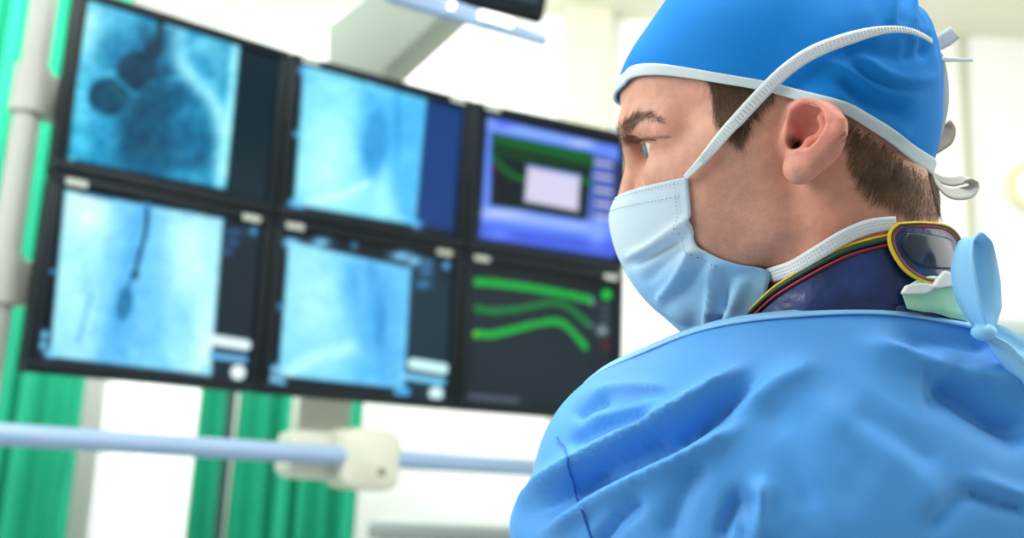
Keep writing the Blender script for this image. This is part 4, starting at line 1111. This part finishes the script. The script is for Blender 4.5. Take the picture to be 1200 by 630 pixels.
for seq, r in (([(527, 6), (532, 8)], .008), ([(562, 17), (582, 22), (600, 28)], .0085)):
    tube('indicator', [P(x_, y_, dO-.055+(x_-527)*.0007) for x_, y_ in seq], r, m_glow, OV, 12)
bar('support_arm', P(432, -30, dO+.0), P(520, -14, dO+.05), .05, .05, m_beige, .01, OV)

# ================================================================== ROOM
m_wall = mat('white wall paint', (246, 247, 244), rough=.8, noise=(2, .01))
m_wallr = mat('cream wall paint', (240, 240, 226), rough=.8, noise=(2, .015))
m_ceil = mat('cream ceiling', (236, 234, 216), rough=.85, noise=(3, .02))
m_floor = mat('grey vinyl floor', (170, 176, 178), rough=.4, noise=(4, .06))
YB = 4.3
XL, XR, YF, ZC = -3.2, 3.0, -2.6, 3.55
def room_box(name, lo, hi, m):
    lo, hi = np.array(lo), np.array(hi); bm = bmesh.new(); box_bm(bm, (lo+hi)/2, (1,0,0), (0,1,0), (0,0,1), *(hi-lo)); return struct(bmobj(name, bm, m))
room_box('floor', (XL-.1, YF, -.1), (XR+.1, YB+.1, 0), m_floor)
room_box('ceiling', (XL-.1, YF, ZC), (XR+.1, YB+.1, ZC+.1), m_ceil)
room_box('wall_back', (XL-.1, YB, 0), (XR+.1, YB+.1, ZC), m_wall)
room_box('wall_left', (XL-.1, YF, 0), (XL, YB, ZC), m_wall)
room_box('wall_right', (XR, YF, 0), (XR+.1, YB, ZC), m_wallr)
def wallhit(px_, py_, y=YB):
    r_ = ray(px_, py_); return CAM + r_*((y-CAM[1])/r_[1])
# ---- curtains on a rail
m_green = mat('green curtain cloth', (0, 150, 112), rough=.8, noise=(5, .08), bump=(300, .15, .0008))
m_sheer = mat('white curtain cloth', (248, 248, 246), rough=.85, noise=(5, .02))
YC = 3.35
ZR = 3.5; ZR2 = wallhit(330, 200, YC)[2]
def curtain(x0, x1, m, name, label, seed, yo=0, amp=.035, z0=.12, ZR=ZR2):
    r_ = np.random.default_rng(seed); n = int(abs(x1-x0)*160)+12; nz = 26
    xs = np.linspace(x0, x1, n); ph = np.cumsum(.36+.22*r_.random(n)); V_ = []
    for x, p_ in zip(xs, ph):
        for z in np.linspace(z0, ZR-.03, nz):
            k = .75+.25*(1-(z-z0)/(ZR-z0)); V_.append((x + .012*math.sin(p_*.7+z*.6), YC+yo + amp*k*math.sin(p_+.25*math.sin(z*1.3+seed)), z))
    o = mesh(name, V_, grid_faces(n, nz), m); s_ = o.modifiers.new('s', 'SOLIDIFY'); s_.thickness = .003
    return tag(o, label, 'curtain', 'hospital curtains')
xc = lambda px_, py_=540, y=YC: wallhit(px_, py_, y)[0]
curtain(-2.9, xc(88), m_green, 'curtain', 'green curtain at the far left, behind the side post', 1, ZR=ZR)
curtain(xc(95), xc(226), m_sheer, 'curtain', 'white curtain between the green curtains under the left monitors', 2, .10, .012)
curtain(xc(220), xc(262), m_green, 'curtain', 'narrow green curtain strip beside the white curtain', 3, .03)
curtain(xc(268), xc(418), m_green, 'curtain', 'green curtain behind the clamp block', 4)
m_gap = mat('dark gap pole', (30, 62, 60), rough=.6)  # dark strip standing in for the shade in the curtain gap
tube('curtain_pole', [(xc(264), YC+.01, .0), (xc(264), YC+.01, ZR2)], .012, m_gap); tag(bpy.data.objects['curtain_pole'], 'thin dark upright pole between two green curtains', 'pole')
rl = tube('curtain_rail', [(xc(92), YC, ZR2), (xc(430), YC, ZR2)], .014, m_beige); tag(rl, 'pale curtain rail above the curtains behind the monitor bank', 'curtain rail')
# ---- background column, panels and trim on the right
def upright(name, pxl, pxr, py_, y, m, z0=0, z1=ZC, dep=.10):
    a_, b_ = wallhit(pxl, py_, y), wallhit(pxr, py_, y); bm = bmesh.new()
    box_bm(bm, ((a_[0]+b_[0])/2, y+dep/2, (z0+z1)/2), (1,0,0), (0,1,0), (0,0,1), abs(b_[0]-a_[0]), dep, z1-z0, .004); return bmobj(name, bm, m)
m_col = mat('pale beige column paint', (196, 196, 172), rough=.8)
struct(upright('trim_1', 660, 718, 40, YB-.12, m_col))
struct(upright('trim_2', 1128, 1136, 120, YB-.02, m_col, dep=.02))
a_ = wallhit(1000, 0, YB)
# light strip housing along the ceiling line at right
bm = bmesh.new(); c0, c1 = P(1060, 30, 3.6), P(1230, -8, 3.1)
# table edge at the bottom and cabinet at right
m_steel = mat('grey worktop', (150, 162, 158), rough=.4); m_cab = mat('white cabinet', (238, 240, 238), rough=.5)
tz = None
tl = P(432, 609, 2.75); trr = P(640, 640, 2.6)
TB = empty('instrument_table', (tl[0]+.45, tl[1]+.1, 0), 'grey topped table at the bottom edge below the handle bar', 'table')
zt = tl[2]
boxo('tabletop', (tl[0]+.45, tl[1]+.25, zt-.025), (.9, .5, .05), m_steel, TB, bev=.008)
for sx in (-.40, .40):
    for sy in (.04, .46):
        tube('leg', [(tl[0]+.45+sx, tl[1]+sy, 0), (tl[0]+.45+sx, tl[1]+sy, zt-.05)], .018, m_beige, TB, 12)
cb_ = P(1158, 372, 3.3)
CB = empty('cabinet', (cb_[0]+.5, cb_[1]+.3, 0), 'pale cabinet with grey worktop at the right edge behind the shoulder', 'cabinet')
boxo('worktop', (cb_[0]+.5, cb_[1]+.3, cb_[2]-.03), (1.0, .6, .06), m_steel, CB, bev=.006)
boxo('body', (cb_[0]+.5, cb_[1]+.31, (cb_[2]-.06)/2), (.96, .56, cb_[2]-.06), m_cab, CB, bev=.006)
for sx in (-.24, .24):
    dr = boxo('door', (cb_[0]+.5+sx, cb_[1]+.022, (cb_[2]-.06)/2), (.46, .02, cb_[2]-.16), m_cab, CB, bev=.004)
    tube('handle', [(cb_[0]+.5+sx*.15, cb_[1]+.0, cb_[2]*.5), (cb_[0]+.5+sx*.15, cb_[1]+.0, cb_[2]*.5+.14)], .006, m_beige, dr, 10)
# round wall lamp / clock at right edge
lc = wallhit(1207, 222, YB)
WL = empty('wall_lamp', (lc[0], YB, lc[2]), 'round pale yellow lamp on the right part of the back wall', 'lamp')
m_yl = mat('pale yellow rim', (232, 228, 186), rough=.5); m_wb = mat('white lamp face', (240, 248, 255), rough=.3, emit=.9)
tube('rim', [(lc[0], YB-.002, lc[2]), (lc[0], YB-.05, lc[2])], .112, m_yl, WL, 40)
tube('diffuser', [(lc[0], YB-.05, lc[2]), (lc[0], YB-.06, lc[2])], .070, m_wb, WL, 40)
# ceiling lamps (unseen panels added to light the room)
m_panel = mat('lamp diffuser', (255, 255, 252), emit=3.0)
for i, (x, y) in enumerate(((-1.9, 1.0), (0, .9), (1.7, .8), (-1.0, -1.2), (1.0, -1.2))):
    CL = empty('ceiling_lamp', (x, y, ZC), 'square white ceiling light panel', 'ceiling lamp', 'ceiling light panels')
    boxo('frame', (x, y, ZC-.02), (.64, .64, .04), m_beige, CL, bev=.004); boxo('diffuser', (x, y, ZC-.043), (.58, .58, .006), m_panel, CL, bev=.001)
# ================================================================== LIGHT
def area(name, loc, target, sx, sy, power, color=(1, 1, 1)):
    l = bpy.data.lights.new(name, 'AREA'); l.shape = 'RECTANGLE'; l.size = sx; l.size_y = sy; l.energy = power; l.color = color
    o = bpy.data.objects.new(name, l); COL.objects.link(o); o.location = loc
    d_ = Vector(target)-Vector(loc); o.rotation_euler = d_.to_track_quat('-Z', 'Y').to_euler(); return o
area('light_over', (.2, .6, ZC-.08), (.25, .7, 1.5), 1.5, 1.0, 62)
area('light_left', (-1.9, .3, 2.4), (.2, .65, 1.6), 1.2, 1.2, 34)
area('light_back_wall', (-.9, 2.6, ZC-.08), (-.9, YB, 1.3), 2.6, .6, 125)
area('light_back_right', (1.9, 2.2, 2.7), (2.0, YB, 1.3), 1.5, .8, 15)
area('light_curtain', (-1.6, 2.0, 2.9), (-1.6, 3.4, 1.2), 1.6, .6, 20)
area('light_right', (1.9, .6, 2.3), (.3, .65, 1.55), 1.2, 1.2, 12)
w_ = bpy.data.worlds.new('world'); SC.world = w_; w_.use_nodes = True
bgn = w_.node_tree.nodes['Background']; bgn.inputs['Color'].default_value = (.92, .97, 1, 1); bgn.inputs['Strength'].default_value = .42
